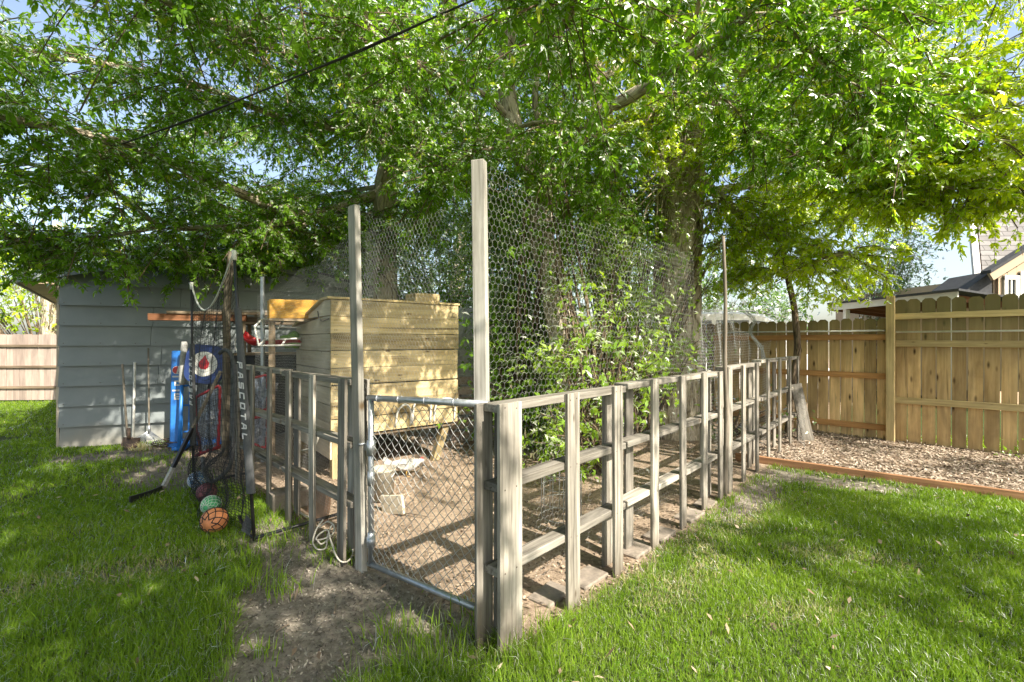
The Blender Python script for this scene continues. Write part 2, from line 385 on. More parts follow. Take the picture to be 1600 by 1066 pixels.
PATCH = np.array([(-1.75, 3.3), (-1.66, 2.9), (-1.5, 2.33), (-1.32, 1.9), (-1.25, 1.0), (-.75, .9), (-.70, 2.0), (-.52, 2.22), (-.18, 2.28), (-.05, 2.5), (-.9, 3.15)])
def poly_sd(x, y, P):
    inside = np.zeros(x.shape, bool); dist = np.full(x.shape, 1e9); n = len(P)
    for i in range(n):
        ax, ay = P[i]; bx, by = P[(i+1) % n]
        c = ((ay > y) != (by > y)) & (x < (bx-ax)*(y-ay)/(by-ay+1e-12)+ax); inside ^= c
        t = np.clip(((x-ax)*(bx-ax)+(y-ay)*(by-ay))/((bx-ax)**2+(by-ay)**2), 0, 1)
        dist = np.minimum(dist, np.hypot(x-ax-t*(bx-ax), y-ay-t*(by-ay)))
    return np.where(inside, dist, -dist)
def ell(x, y, cx, cy, a, b, rot=0):
    c, s = math.cos(rot), math.sin(rot); u = (x-cx)*c+(y-cy)*s; v = -(x-cx)*s+(y-cy)*c
    return 1-np.hypot(u/a, v/b)
def zones(x, y):
    """bare pen ground, chip bed and worn soil as weights 0..1 over the ground plane"""
    n = fbm(x, y, 2.3)-.5; n2 = fbm(x, y, 7, 4)-.5
    sR = (x-A.x)*E.x+(y-A.y)*E.y; sL = (x-GL.x)*D.x+(y-GL.y)*D.y
    tl = (x-L0.x)*LD.x+(y-L0.y)*LD.y
    pen = np.minimum(sR+.06, sL+.04)+n2*.14
    bed = np.minimum((x-BED.x)*BN.x+(y-BED.y)*BN.y, -sR+.25)
    bed = np.where((x-BED.x)*BD.x+(y-BED.y)*BD.y > -.35, bed, -1)
    fl = (x-FP.x)*.707+(y-FP.y)*.707; bed = np.where(fl > .2, -1, bed)
    soil = poly_sd(x, y, PATCH)+n*.34+n2*.12
    side = np.maximum.reduce([ell(x, y, -4.9, 6.3, 1.5, .42, .4), ell(x, y, -3.5, 5.9, 1.1, 1.2), ell(x, y, -1.75, 3.55, .55, .28, -.75), ell(x, y, 2.35, 4.5, .75, .2, .83), ell(x, y, 3.1, 5.15, 1.2, .22, -.65)])*.5+n*.35
    trail = ell(x, y, -2.75, 2.86, .85, .13, .45)*.35+n*.25
    return pen, bed, soil, side, trail
def smooth(v, w): return np.clip(v/w+.5, 0, 1)

# ------------------------------------------------------------------ ground: one sheet to the horizon, finer near the yard
def ground():
    xs = np.concatenate([[-400, -150, -60, -30, -20], np.arange(-14, 12.01, .08), [16, 22, 30, 60, 150, 400]])
    ys = np.concatenate([[-300, -100, -30, -10, -4], np.arange(-2, 15.01, .08), [18, 24, 32, 60, 150, 500]])
    X, Y = np.meshgrid(xs, ys); x, y = X.ravel(), Y.ravel()
    pen, bed, soil, side, trail = zones(x, y)
    wp, wb, ws = smooth(pen, .15), smooth(bed, .12), np.maximum.reduce([smooth(soil, .2), smooth(side, .3), smooth(trail, .3)*.8])
    near = (np.abs(x) < 14) & (y > -3) & (y < 16)
    z = np.where(near, (fbm(x, y, 1.1, 9)-.5)*.05 + (fbm(x, y, 6, 3)-.5)*.02*(wp+ws), 0)
    z = z - .02*ws*(1-wp) + wb*.035
    nx, ny = len(xs), len(ys)
    idx = np.arange(nx*ny).reshape(ny, nx)
    f = np.stack([idx[:-1, :-1], idx[:-1, 1:], idx[1:, 1:], idx[1:, :-1]], -1).reshape(-1, 4)
    m, nt, P, N, L = new_mat('yard_ground')
    tc = N('ShaderNodeTexCoord').outputs['Object']
    n1 = noise(N, L, tc, 2.5, 5); n2 = noise(N, L, tc, 26, 6, .7); n3 = noise(N, L, tc, 90, 4, .7)
    turf = ramp(N, [(.3, (.035, .05, .014)), (.7, (.075, .10, .03))]); L(n2, turf.inputs[0])
    dirt = ramp(N, [(.28, (.13, .112, .09)), (.5, (.24, .21, .17)), (.74, (.36, .32, .265))]); L(n2, dirt.inputs[0])
    pen_c = ramp(N, [(.28, (.16, .115, .08)), (.5, (.31, .235, .17)), (.74, (.45, .36, .27))]); L(n2, pen_c.inputs[0])
    chip = ramp(N, [(.3, (.14, .10, .065)), (.7, (.34, .25, .175))]); L(n3, chip.inputs[0])
    c = mixc(N, L, attr(N, 'ws', 'Fac'), turf.outputs[0], dirt.outputs[0])
    c = mixc(N, L, attr(N, 'wp', 'Fac'), c, pen_c.outputs[0]); c = mixc(N, L, attr(N, 'wb', 'Fac'), c, chip.outputs[0])
    r = ramp(N, [(.3, .72), (.7, 1.15)]); L(n1, r.inputs[0]); c = mixc(N, L, 1.0, c, r.outputs[0], 'MULTIPLY')
    L(c, P.inputs['Base Color']); P.inputs['Roughness'].default_value = .95; P.inputs['Specular IOR Level'].default_value = .15
    bump(N, L, n3, .7, .012, P)
    o = np_mesh('ground', np.stack([x, y, z], 1), f, m, smooth=True)
    for k, w in (('wp', wp), ('wb', wb), ('ws', ws)):
        a = o.data.attributes.new(k, 'FLOAT', 'POINT'); a.data.foreach_set('value', w.astype(np.float32))
    tag(o, kind='structure')
ground()

# ------------------------------------------------------------------ grass, litter, chips (nobody could count them)
def blades(name, x, y, h, w, mat, lean=.5, rnd=None, label=None):
    n = len(x); a = RNG.uniform(0, 2*math.pi, n); la = RNG.uniform(0, 2*math.pi, n); ln = RNG.gamma(2, .5, n)*lean
    z0 = (fbm(x, y, 1.1, 9)-.5)*.05-.008
    b = np.stack([x, y, z0], 1); s = np.stack([np.cos(a), np.sin(a), 0*a], 1)*w[:, None]*.5
    d = np.stack([np.cos(la), np.sin(la), 0*la], 1)*(h*ln)[:, None]; up = np.array([[0, 0, 1.]])
    hz = h/np.sqrt(1+.6*ln**2)
    mid = b+d*.32+up*(hz*.58)[:, None]; tip = b+d+up*hz[:, None]
    vs = np.stack([b-s, b+s, mid-s*.8, mid+s*.8, tip], 1).reshape(-1, 3)
    o = np.arange(n)[:, None]*5
    f = np.concatenate([o+np.array([[0, 1, 3]]), o+np.array([[0, 3, 2]]), o+np.array([[2, 3, 4]])], 0)
    rr = rnd if rnd is not None else RNG.random(n)
    ob = np_mesh(name, vs, f, mat, rnd=np.repeat(rr, 5)); tag(ob, label, 'grass', kind='stuff'); return ob
def lawn():
    xs, ys, hs, ws, rs, dry = [], [], [], [], [], []
    def scatter(n, x0, x1, y0, y1):
        return RNG.uniform(x0, x1, n), RNG.uniform(y0, y1, n)
    for (dens, x0, x1, y0, y1) in ((16000, -3.2, 3.2, 1.3, 3.0), (9500, -4.6, 4.8, 3.0, 4.6), (3600, -7.5, 7.5, 4.6, 7.2), (1500, -13, -2.5, 7.2, 12.5), (2500, -5, 5, -.6, 1.3), (1500, 3.2, 8, 1.0, 4.6), (1500, -9, -3.2, 1.0, 3.0), (1800, -9, -4.6, 3.0, 4.6)):
        n = int(dens*(x1-x0)*(y1-y0)); x, y = scatter(n, x0, x1, y0, y1)
        pen, bed, soil, side, trail = zones(x, y)
        p = (1-smooth(pen, .12))*(1-smooth(bed+.03, .05))*(1-smooth(soil+.04, .22))*(1-smooth(side, .35)*.93)*(1-smooth(trail, .3)*.75)
        sh = (x-SC.x)*(-SF.y)+(y-SC.y)*SF.x; sx = (x-SC.x)*SF.x+(y-SC.y)*SF.y
        p *= np.where((sh > -.03) & (sx > -.34*np.maximum(0, sh)-.05), 0, 1)
        clump = .45+.8*fbm(x, y, 9, 2); p *= np.clip(clump, 0, 1)
        k = RNG.random(n) < p; x, y = x[k], y[k]; d = np.hypot(x, y)
        h = RNG.uniform(.030, .066, len(x))*(.65+.8*fbm(x, y, 3.2, 5))
        edge = np.exp(-np.abs(poly_sd(x, y, PATCH))/.22)*(x > -.75)*(y < 2.6)     # longer grass by the gate corner
        sR = (x-A.x)*E.x+(y-A.y)*E.y; nearf = np.exp(-np.maximum(0, -sR-.02)/.12)*(y < 3.2)
        h *= 1+.8*edge+.7*nearf*RNG.random(len(x))
        w = np.clip(.0016+.0010*d, .0028, .012)*RNG.uniform(.7, 1.3, len(x))
        dr = np.maximum.reduce([ell(x, y, 1.02, 2.86, .42, .2, .5), ell(x, y, 1.35, 3.25, .5, .17, 1.2), ell(x, y, .72, 3.0, .16, .5, -.7), ell(x, y, 1.55, 2.55, .4, .14, .2), ell(x, y, 2.0, 3.9, .7, .22, .8), ell(x, y, 2.3, 3.2, .5, .14, -.3), ell(x, y, -2.75, 2.86, 1.0, .22, .45)])*.55+(fbm(x, y, 4, 6)-.5)*.8
        dd = RNG.random(len(x)) < np.clip(smooth(dr-.05, .5)*.5, .02, .55)
        xs.append(x); ys.append(y); hs.append(h); ws.append(w); dry.append(dd)
        r = np.clip(.15+.75*fbm(x, y, 1.6, 8)+RNG.normal(0, .16, len(x)), 0, .93); rs.append(r)
    x, y, h, w, r, dd = (np.concatenate(a) for a in (xs, ys, hs, ws, rs, dry))
    k = ~dd
    blades('lawn_grass', x[k], y[k], h[k], w[k], M['grass'], .55, r[k], 'green lawn grass growing either side of the pen')
    k = dd
    blades('dry_grass', x[k], y[k], h[k]*.8, w[k], M['drygrass'], .8, None, 'straw coloured dry grass among the lawn')
lawn()
def weeds():                                    # a few weed rosettes and tufts standing in the bare ground
    pts = []
    for cx, cy, n, sp, hh in ((-1.35, 2.78, 60, .06, .13), (-1.6, 2.86, 80, .07, .15), (-1.9, 3.1, 90, .10, .16), (-.62, 2.36, 70, .08, .16), (-.30, 2.28, 120, .12, .2), (-.45, 2.15, 140, .12, .2), (-1.22, 2.25, 40, .05, .1), (-1.05, 1.95, 40, .05, .1), (-2.1, 3.75, 90, .14, .15), (-1.75, 3.5, 90, .12, .15), (-2.6, 4.3, 80, .14, .14), (.08, 2.18, 120, .08, .18), (.2, 2.35, 90, .08, .15)):
        pts.append((RNG.normal(cx, sp, n), RNG.normal(cy, sp, n), RNG.uniform(.5, 1, n)*hh))
    x, y, h = (np.concatenate([p[i] for p in pts]) for i in range(3))
    blades('tall_grass_tufts', x, y, h, np.full(len(x), .006), M['grass'], .5, RNG.uniform(.3, .9, len(x)), 'longer grass tufts at the foot of the gate and pallets')
weeds()
def flakes(name, x, y, z, ln, wd, mat, tilt, label, cat, thick=0):
    n = len(x); a = RNG.uniform(0, 2*math.pi, n); t = RNG.normal(0, tilt, n); t2 = RNG.normal(0, tilt, n)
    u = np.stack([np.cos(a), np.sin(a), t], 1)*ln[:, None]*.5; v = np.stack([-np.sin(a), np.cos(a), t2], 1)*wd[:, None]*.5
    c = np.stack([x, y, z], 1)
    mid = np.zeros((n, 3)); mid[:, 2] = np.abs(RNG.normal(0, .25, n))*wd
    vs = np.stack([c-u, c+v+mid, c+u, c-v+mid*.5], 1) if not thick else np.stack([c-u-v, c+u-v, c+u+v, c-u+v], 1)
    f = np.arange(n*4).reshape(n, 4)
    o = np_mesh(name, vs.reshape(-1, 3), f, mat, rnd=np.repeat(RNG.random(n), 4)); tag(o, label, cat, kind='stuff')
def gz(x, y): return (fbm(x, y, 1.1, 9)-.5)*.05
def litter():
    x, y = RNG.uniform(-4.5, 4.5, 90000), RNG.uniform(2.3, 9.5, 90000)
    pen, bed, soil, side, tr = zones(x, y); k = (pen > .02) & (fbm(x, y, 2, 13)+RNG.normal(0, .12, len(x)) > .50) & (RNG.random(len(x)) < np.clip(1.1-.1*y, .3, 1)); x, y = x[k], y[k]
    flakes('leaf_litter', x, y, gz(x, y)+.006+RNG.random(len(x))*.012, RNG.uniform(.010, .042, len(x)), RNG.uniform(.005, .02, len(x)), M['litter'], .22, 'dry brown leaf litter over the bare pen floor', 'leaf litter')
    x, y = RNG.uniform(1.5, 9, 110000), RNG.uniform(3.0, 9.0, 110000)
    pen, bed, soil, side, tr = zones(x, y); k = (bed > -.0) | ((bed > -.55) & (RNG.random(len(x)) < .06) & (x > 2.1)); x, y = x[k], y[k]
    flakes('wood_chips', x, y, gz(x, y)+.04*(zones(x, y)[1] > 0)+RNG.random(len(x))*.02, RNG.uniform(.015, .06, len(x)), RNG.uniform(.005, .017, len(x)), M['chips'], .25, 'pale wood chips filling the bed along the plank fence', 'wood chips', 1)
    x, y = RNG.uniform(-6, 3, 260000), RNG.uniform(.8, 7, 260000)
    pen, bed, soil, side, tr = zones(x, y); k = (np.maximum.reduce([soil, side, tr]) > -.06) & (pen < .1) & (RNG.random(len(x)) < np.clip(1.3-.17*y, .15, 1)); x, y = x[k], y[k]
    flakes('soil_crumbs', x, y, gz(x, y)-.014+RNG.random(len(x))*.012, RNG.uniform(.005, .028, len(x)), RNG.uniform(.003, .011, len(x)), M['crumb'], .45, 'crumbs of bark and soil on the worn patch before the gate', 'soil')
litter()

# ------------------------------------------------------------------ shed
UP = V(0, 0, 1)
def shed():
    W, Dp, zl, zp, sp = 3.9, 5.2, 2.42, 2.86, 1.95
    t = thing('shed', 'blue grey shed clad in wide lap siding with a tan soffit', 'shed', SC)
    rel = lambda s, d, z: SF*s + SS*d + UP*z
    top = lambda s: zl+(zp-zl)*(s/sp) if s < sp else zp-(zp-.3-zl+.3)*((s-sp)/(W-sp))
    core = MB(); outl = [rel(0, 0, 0), rel(W, 0, 0), rel(W, 0, top(W)), rel(sp, 0, zp), rel(0, 0, zl)]
    core.prism([p+SF.cross(UP)*-.03 for p in outl], SS*Dp, 0); core.build('wall', M['shed'], t)
    nf = V(SF.y, -SF.x, 0)                                   # outward normal of the front
    sid = MB(); rows = 10; hh = .285
    for i in range(rows):
        z0 = .02+i*hh; z1 = z0+hh
        # clip the course against the roof slope
        s0, s1 = 0, W
        if z1 > zl: s0 = max(0, (z1-zl)/(zp-zl)*sp); s1 = W-max(0, (z1-zl)/(zp-zl)*(W-sp))
        if s0 >= s1-.2: break
        j = random.uniform(-.006, .006)
        lo, hi = .062+j, .016
        cut = s0+(s1-s0)*random.uniform(.25, .75)
        for (u0, u1, dj) in ((s0-.012*random.random(), cut-.003, 0), (cut+.003, s1, random.uniform(-.005, .004))):
            a = [rel(u0, 0, z0-.012+dj)+nf*lo, rel(u1, 0, z0-.012+dj)+nf*lo, rel(u1, 0, z1)+nf*hi, rel(u0, 0, z1)+nf*hi]
            b = [p-nf*.012 for p in a]
            sid.add(a+b, [(0, 1, 2, 3), (7, 6, 5, 4), (0, 4, 5, 1), (1, 5, 6, 2), (2, 6, 7, 3), (3, 7, 4, 0)], None)
            for e in np.arange(u0+.06, u1-.03, .41):
                c = rel(e, 0, z0+.025+random.uniform(-.004, .004))+nf*(lo-.003); sid.board(c, c+nf*.004, UP, .009, .009, mi=1)
    sid.build('lap_siding', [M['shed'], M['iron']], t)
    tr = MB(); tr.board(rel(-.03, .03, 0)-SF*.005, rel(-.03, .03, zl), SS, .09, .03); tr.build('corner_trim', M['shedtrim'], t)
    sw = MB(); sw.board(rel(-.012, .1, 1.2), rel(-.012, Dp, 1.2), UP, 2.36, .014); sw.build('side_cladding', M['shedtrim'], t)
    rf = MB()
    over, lap = .46, .10
    for (a, za, b, zb) in ((-over, zl-over*(zp-zl)/sp, sp, zp), (sp, zp, W+.35, top(W)-.35*(zp-top(W))/(W-sp))):
        q = [rel(a, -lap, za+.03), rel(b, -lap, zb+.03), rel(b, -lap, zb+.09), rel(a, -lap, za+.09)]
        rf.prism(q, SS*(Dp+lap*2))
    rf.build('roof', M['shingle_dark'], t)
    so = MB(); q = [rel(-over+.03, -lap+.02, zl-over*(zp-zl)/sp-.03), rel(-.06, -lap+.02, zl-over*(zp-zl)/sp-.03), rel(-.06, -lap+.02, zl-over*(zp-zl)/sp+.0), rel(-over+.03, -lap+.02, zl-over*(zp-zl)/sp+.0)]
    so.prism(q, SS*(Dp+.2)); so.build('soffit', M['soffit'], t)
    fa = MB(); z = zl-over*(zp-zl)/sp
    fa.board(rel(-over-.005, -lap-.02, z+.03), rel(-over-.005, Dp+lap+.02, z+.03), UP, .15, .024)
    fa.build('fascia', M['shedtrim'], t)
    ra = MB()
    ra.board(rel(-over, -lap-.016, z+.035), rel(sp, -lap-.016, zp+.035), UP, .13, .024)
    ra.board(rel(sp, -lap-.016, zp+.035), rel(W+.3, -lap-.016, top(W)-.12), UP, .13, .024)
    ra.build('rake_board', M['shed'], t)
shed()

# ------------------------------------------------------------------ fences
def picket_fence(name, label, p0, direction, n, w, gap, ztop, zbot, mat, facing, rails, railmat, dogear=.035, jitter=.012, group=None):
    """pickets along direction from p0, rails on the facing side"""
    direction = direction.normalized(); t = thing(name, label, 'fence', p0, group)
    mb = MB()
    for i in range(n):
        s = i*(w+gap)+w/2; c = direction*s
        zt = ztop+random.uniform(-jitter, jitter); tw = random.uniform(-.004, .004); lean = random.uniform(-.006, .006)
        off = Vector((random.uniform(0, 60), random.uniform(0, 60), random.uniform(0, 60)))
        prof = [(-w/2, zbot), (w/2, zbot), (w/2, zt-dogear), (w/2-dogear, zt), (-w/2+dogear, zt), (-w/2, zt-dogear)]
        vs, gs = [], []
        for q in (.009, -.009):
            for (a, z) in prof:
                vs.append(c+direction*(a+lean*z)+facing*(q+tw*z)+UP*z); gs.append(off+Vector((z, a, q)))
        fs = [tuple(range(6)), tuple(range(11, 5, -1))]+[(k, k+6, (k+1) % 6+6, (k+1) % 6) for k in range(6)]
        if direction.cross(UP).dot(facing) < 0: fs = [tuple(reversed(f)) for f in fs]
        mb.add(vs, fs, gs)
    mb.build('pickets', mat, t)
    Ltot = n*(w+gap)
    for (z, h, th) in rails:
        r = MB(); r.board(facing*(.012+th/2)+UP*z+direction*.0, facing*(.012+th/2)+UP*z+direction*Ltot, UP, h, th, seg=6, warp=.004); r.build('rail', railmat, t, bevel=.004)
    return t
FN = V(-.707, -.707, 0)                          # the side of the plank fence that faces the yard
picket_fence('plank_fence', 'tall tan plank fence with dog eared tops right of the fence post', FP+FD*.03-FN*.02, FD, 22, .143, .012, 2.11, -.02, M['fence'], FN,
             [(1.86, .085, .04), (1.46, .09, .04), (.64, .09, .04)], M['rail'])
picket_fence('plank_fence', 'low tan plank fence with orange rails behind the pallet end', FP-FD*.03-FN*.02, -FD, 17, .140, .010, 1.84, -.02, M['fence'], FN,
             [(1.555, .085, .04), (.98, .085, .04), (.21, .09, .04)], M['rail_new'])
q0 = FP-FD*(.03+17*.15)-FN*.02
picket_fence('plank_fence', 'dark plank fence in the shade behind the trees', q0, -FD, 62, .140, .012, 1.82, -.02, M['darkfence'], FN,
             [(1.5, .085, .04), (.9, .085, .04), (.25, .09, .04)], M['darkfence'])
pb = MB(); pb.board(FP+FN*.075+UP*-.1, FP+FN*.075+UP*2.16, FD, .10, .10); o = pb.build('fence_post', M['rail'], bevel=.006)
tag(o, 'square wooden post standing between the low and the tall plank fence', 'fence post')
pp = MB(); pp.tube([FP+FN*.055+FD*.06+UP*1.63, FP+FN*.055+FD*3.4+UP*1.63], .013, 8); o = pp.build('pipe', M['white_metal'])
tag(o, 'thin pale pipe running along the tall plank fence', 'pipe')
pp = MB(); pp.tube([FP+FN*.055-FD*.06+UP*1.655, FP+FN*.055-FD*2.5+UP*1.655], .013, 8); o = pp.build('pipe', M['white_metal'])
tag(o, 'thin pale pipe running along the low plank fence', 'pipe')
mb = MB(); a, b = BED-BD*.25, BED+BD*5.2; mb.board(a+UP*.035, b+UP*.035, UP, .13, .045, seg=14, warp=.004); o = mb.build('timber_edging', M['edging'], bevel=.005)
tag(o, 'red brown timber edging between the lawn and the wood chips', 'edging')
# a grey plank leaning on the end of the run
e0 = px(1258, 690, 6.85); mb = MB(); mb.board(V(4.33, 6.76, -.01), V(4.15, 6.80, .87), V(1, -.2, 0), .15, .025, seg=3, warp=.003); o = mb.build('plank', M['pallet'], bevel=.003)
tag(o, 'short grey plank leaning on the far end of the pallet fence', 'plank')
# pale fence at the far left
lf = px(0, 625, 11.6); ld = V(1, .06, 0).normalized(); lnrm = V(.06, -1, 0).normalized()
picket_fence('plank_fence', 'pale sunlit fence across the lawn left of the shed', V(-17.5, 11.1, 0), ld, 70, .14, .006, 1.66, .05, M['oldfence'], lnrm,
             [(1.38, .06, .04), (.87, .06, .04), (.36, .06, .04)], M['lumber'], .004, .01)

# ------------------------------------------------------------------ pallets standing on edge around the pen
def pallet(label, origin, d, n, fronts, span, backs, zoff=0, top=1.19, wid=None, group='grey pallets fencing the pen', tops=(.40, .80)):
    """origin on the ground, d along the run, n outward normal; boards given by their distance along d"""
    t = thing('pallet', label, 'pallet', origin, group)
    for i, s in enumerate(fronts):
        w = (wid[i] if wid else .098)*random.uniform(.95, 1.05); b = MB(); ln = random.uniform(-.012, .012)
        b.board(d*s+n*.0+UP*(-.03), d*(s+ln)+n*.0+UP*(top+random.uniform(-.006, .012)), d, w, .020, seg=4, warp=.002)
        for z in (top-.022,)+tuple(tops):
            for e in (-.28, .24):
                c = d*(s+ln*z/top+e*w)+n*.0098+UP*(z+random.uniform(-.008, .008)); b.board(c, c+n*.0016, UP, .007, .007, mi=1)
        b.build('board', [M['pallet'], M['iron']], t, bevel=.003)
    for z in (top-.022,)+tuple(reversed(tops)):
        b = MB(); b.board(d*span[0]-n*.061+UP*z, d*span[1]-n*.061+UP*(z+random.uniform(-.008, .008)), n, .096, .042, seg=5, warp=.002); b.build('stringer', M['pallet'], t, bevel=.004)
    for s in backs:
        b = MB(); b.board(d*s-n*.122+UP*(-.03), d*(s+random.uniform(-.01, .01))-n*.122+UP*(top-.004), d, .11*random.uniform(.9, 1.1), .020, seg=4, warp=.002)
        b.build('back_board', M['pallet'], t, bevel=.003)
    return t
RO = A
pallet('nearest pallet beside the gate with the widest end board', RO, D, RN, (0.0, .526, 1.03), (-.07, 1.16), (-.055, .07, 1.10), wid=(.155, .115, .10), top=1.20)
pallet('second pallet from the gate in the run along the lawn', RO, D, RN, (1.56, 2.08, 2.56, 2.97), (1.19, 3.03), (1.25, 1.40, 2.85, 3.0), top=1.215)
pallet('third pallet from the gate just past the thin pole', RO, D, RN, (3.24, 3.70, 4.21), (3.14, 4.42), (3.36, 4.36), top=1.245, wid=(.12, .10, .09))
pallet('farthest pallet of the run along the lawn near the plank fence', RO, D, RN, (4.70, 5.27, 5.86, 6.38), (4.46, 6.46), (4.55, 5.5, 6.36), top=1.275, wid=(.09, .09, .085, .085))
pallet('pallet left of the gate with coiled rope at its foot', L0, LD, LN, (0.0, .49, .98), (-.10, 1.18), (-.07, .1, 1.12), top=1.245, wid=(.10, .09, .085))
pallet('pallet left of the gate standing behind the sports net', L0, LD, LN, (1.455, 1.93, 2.42), (1.22, 2.52), (1.3, 2.46), top=1.255, wid=(.085, .085, .085))

def post(name, label, base, h, w, t, wdir, mat, lean=(0, 0), seg=6):
    b = MB(); base = Vector(base); b.board(base-UP*.08, base+UP*h+V(lean[0], lean[1], 0), wdir, w, t, seg=seg, warp=.0025)
    return tag(b.build(name, mat, bevel=.004), label, 'post')
post('fence_post', 'tall grey wooden post hinging the chain link gate', (-1.005, 3.095, 0), 2.40, .088, .042, V(.76, -.65, 0), M['post'], (-.045, 0))
post('fence_post', 'tallest grey wooden post with netting stapled to it at the pallet corner', (-.150, 2.50, 0), 2.47, .075, .05, V(1, -.3, 0), M['post'], (-.03, 0))
pole_pts = spline([V(2.07, 4.53, -.05), V(2.10, 4.55, .7), V(2.075, 4.53, 1.3), V(2.085, 4.54, 1.9), V(2.055, 4.52, 2.52)], 4)
mb = MB(); mb.tube(pole_pts, [.026-.012*i/len(pole_pts) for i in range(len(pole_pts))], 7, wob=.06); tag(mb.build('pole', M['pole']), 'thin crooked wooden pole holding up the netting past the second pallet', 'pole')
wpost = V(-3.72, 6.02, 0)
mb = MB(); mb.tube(spline([wpost-UP*.1, wpost+V(.02, 0, 1), wpost+V(.03, 0, 2), wpost+V(.08, .02, 2.66)], 5), .046, 10, wob=.05); tag(mb.build('round_post', M['wpost']), 'rough round post standing by the shed behind the sports net', 'post')
post('fence_post', 'slim grey steel post beside the white tube frame', (-3.1, 5.78, 0), 2.3, .04, .04, V(1, 0, 0), M['galv'])

# ------------------------------------------------------------------ gate
def gate():
    d = (GL-GH); W = d.length; d = d.normalized(); t = thing('chain_link_gate', 'galvanised chain link gate between the two tall posts', 'gate', GH)
    z0, z1 = .035, 1.125; dz = .045; nr0 = d.cross(UP)
    f = MB(); r = .019
    P0, P1, P2, P3 = UP*z0, d*W+UP*(z0+dz), d*W+UP*(z1+dz), UP*z1
    f.tube([P0-d*.02, P1+d*.02], r, 10); f.tube([P3-d*.03, P2+d*.05], r*1.05, 10); f.tube([P0, P3], r, 10); f.tube([P1, P2], r, 10)
    f.build('frame', M['galv'], t)
    for k in (.12, .52):
        sl = MB(); sl.tube([UP*(z0+k), UP*(z0+k+.09)], r*1.25, 10); sl.build('sleeve', M['galv'], t)
    for k in (.1, .36, .62, .88):
        sl = MB(); sl.tube([d*(k*W)+UP*(z0+k*dz-.026)-nr0*.021, d*(k*W)+UP*(z0+k*dz+.028)-nr0*.021], .004, 6); sl.build('tie', M['galv'], t)
    for k in (.08, .3, .55, .8):
        c = d*(k*W)+UP*(z1+k*dz); sl = MB(); sl.tube([c+Vector((0, 0, .022))*math.cos(a)+nr0*(.022*math.sin(a))+d*(.003*a) for a in [i*.7 for i in range(10)]], .0028, 5); sl.build('tie', M['galv'], t)
    h = MB(); z = .80
    h.tube([UP*(z-.05), UP*(z+.05)], r*1.5, 10); h.board(UP*z-d*.11, UP*z-d*.01, UP, .05, .02); h.tube([UP*(z+.02)-d*.06-nr0*.02, UP*(z+.02)-d*.06+nr0*.05], .009, 8); h.build('hinge', M['galv'], t)
    h = MB(); h.tube([UP*.15, UP*.22], r*1.5, 10); h.board(UP*.185-d*.10, UP*.185-d*.01, UP, .035, .018); h.build('hinge', M['galv'], t)
    segs = []; c = .0335; zz0, zz1 = z0+.015, z1-.005; nr = d.cross(UP)
    na = int(W/c)+1; nz = int((zz1-zz0)/c)
    def pt(i, j, bul=0):
        u = i*c; z = zz0+j*c+dz*(u/W)
        return d*u + UP*z + nr*(.004*((i % 2)*2-1)) + nr*(.012*math.sin(u*5+z*3)) + d*(.004*math.sin(z*9+u*4))
    for i in range(na):
        for j in range(nz):
            if (i+j) % 2 == 0 and (i+1)*c <= W: segs.append((pt(i, j), pt(i+1, j+1)))
            elif (i+1)*c <= W: segs.append((pt(i, j+1), pt(i+1, j)))
    wires('chain_link', [[tuple(a), tuple(b)] for a, b in segs], .0020, M['wire'], t, 4)
gate()

# ------------------------------------------------------------------ hexagonal netting
def hexsegs(fn, U, Vh, cell, keep=None):
    """edges of a hexagon net over u in 0..U, v in 0..Vh, placed by fn(u,v)"""
    a = cell/math.sqrt(3); segs = []
    cols = int(U/cell)+1; rows = int(Vh/(1.5*a))+1
    for r in range(rows):
        y = r*1.5*a; xo = cell/2 if r % 2 else 0
        for c in range(cols):
            x = c*cell+xo
            p = [(x, y+a), (x+cell/2, y+a/2), (x+cell/2, y-a/2), (x, y-a)]
            for q0, q1 in ((p[0], p[1]), (p[1], p[2]), (p[2], p[3])):
                if min(q0[0], q1[0]) < 0 or max(q0[0], q1[0]) > U or min(q0[1], q1[1]) < 0 or max(q0[1], q1[1]) > Vh: continue
                if keep and not keep((q0[0]+q1[0])/2, (q0[1]+q1[1])/2): continue
                segs.append((tuple(fn(*q0)), tuple(fn(*q1))))
    return segs
def wav(u, v, s, ph=0): return s*(math.sin(u*3.1+ph)+.6*math.sin(u*7.3+v*2.1+ph)+.4*math.sin(v*5.7+u*1.7))
NS = V(-.13, 2.53, 0)
def netR(u, v):
    k = 1-min(1, max(0, (v-1.1)/1.3))
    return NS+D*u+UP*(v+wav(u, v, .012, 2))+E*(.03+wav(u, v, .018)) + D*wav(v, u, .008, 1)
LR = 3.02
topR = lambda u: 2.44-.10*math.sin(math.pi*min(1, u/LR))+.05*math.sin(u*6)
o = wires('wire_netting', hexsegs(netR, LR, 2.5, .046, lambda u, v: v < topR(u)), .0006, M['wire'], None, 3)
tag(o, 'tall hexagon wire netting hung from the corner post behind the near pallets', 'netting')
def netR2(u, v):
    s = max(0, v-1.15)
    return NS+D*(u+LR+.05+.06*s*math.sin(u*9))+UP*(v-.05*s*math.sin(u*5)**2)+E*(.04+.10*s*math.sin(u*11+v*3)+wav(u, v, .02, 4))
o = wires('wire_netting', hexsegs(netR2, 2.9, 1.95, .040, lambda u, v: v < 1.72+.2*math.sin(u*2.2)-.2*max(0, u-1.9)), .0011, M['wire'], None, 3)
tag(o, 'crumpled low wire netting past the thin pole before the plank fence', 'netting')
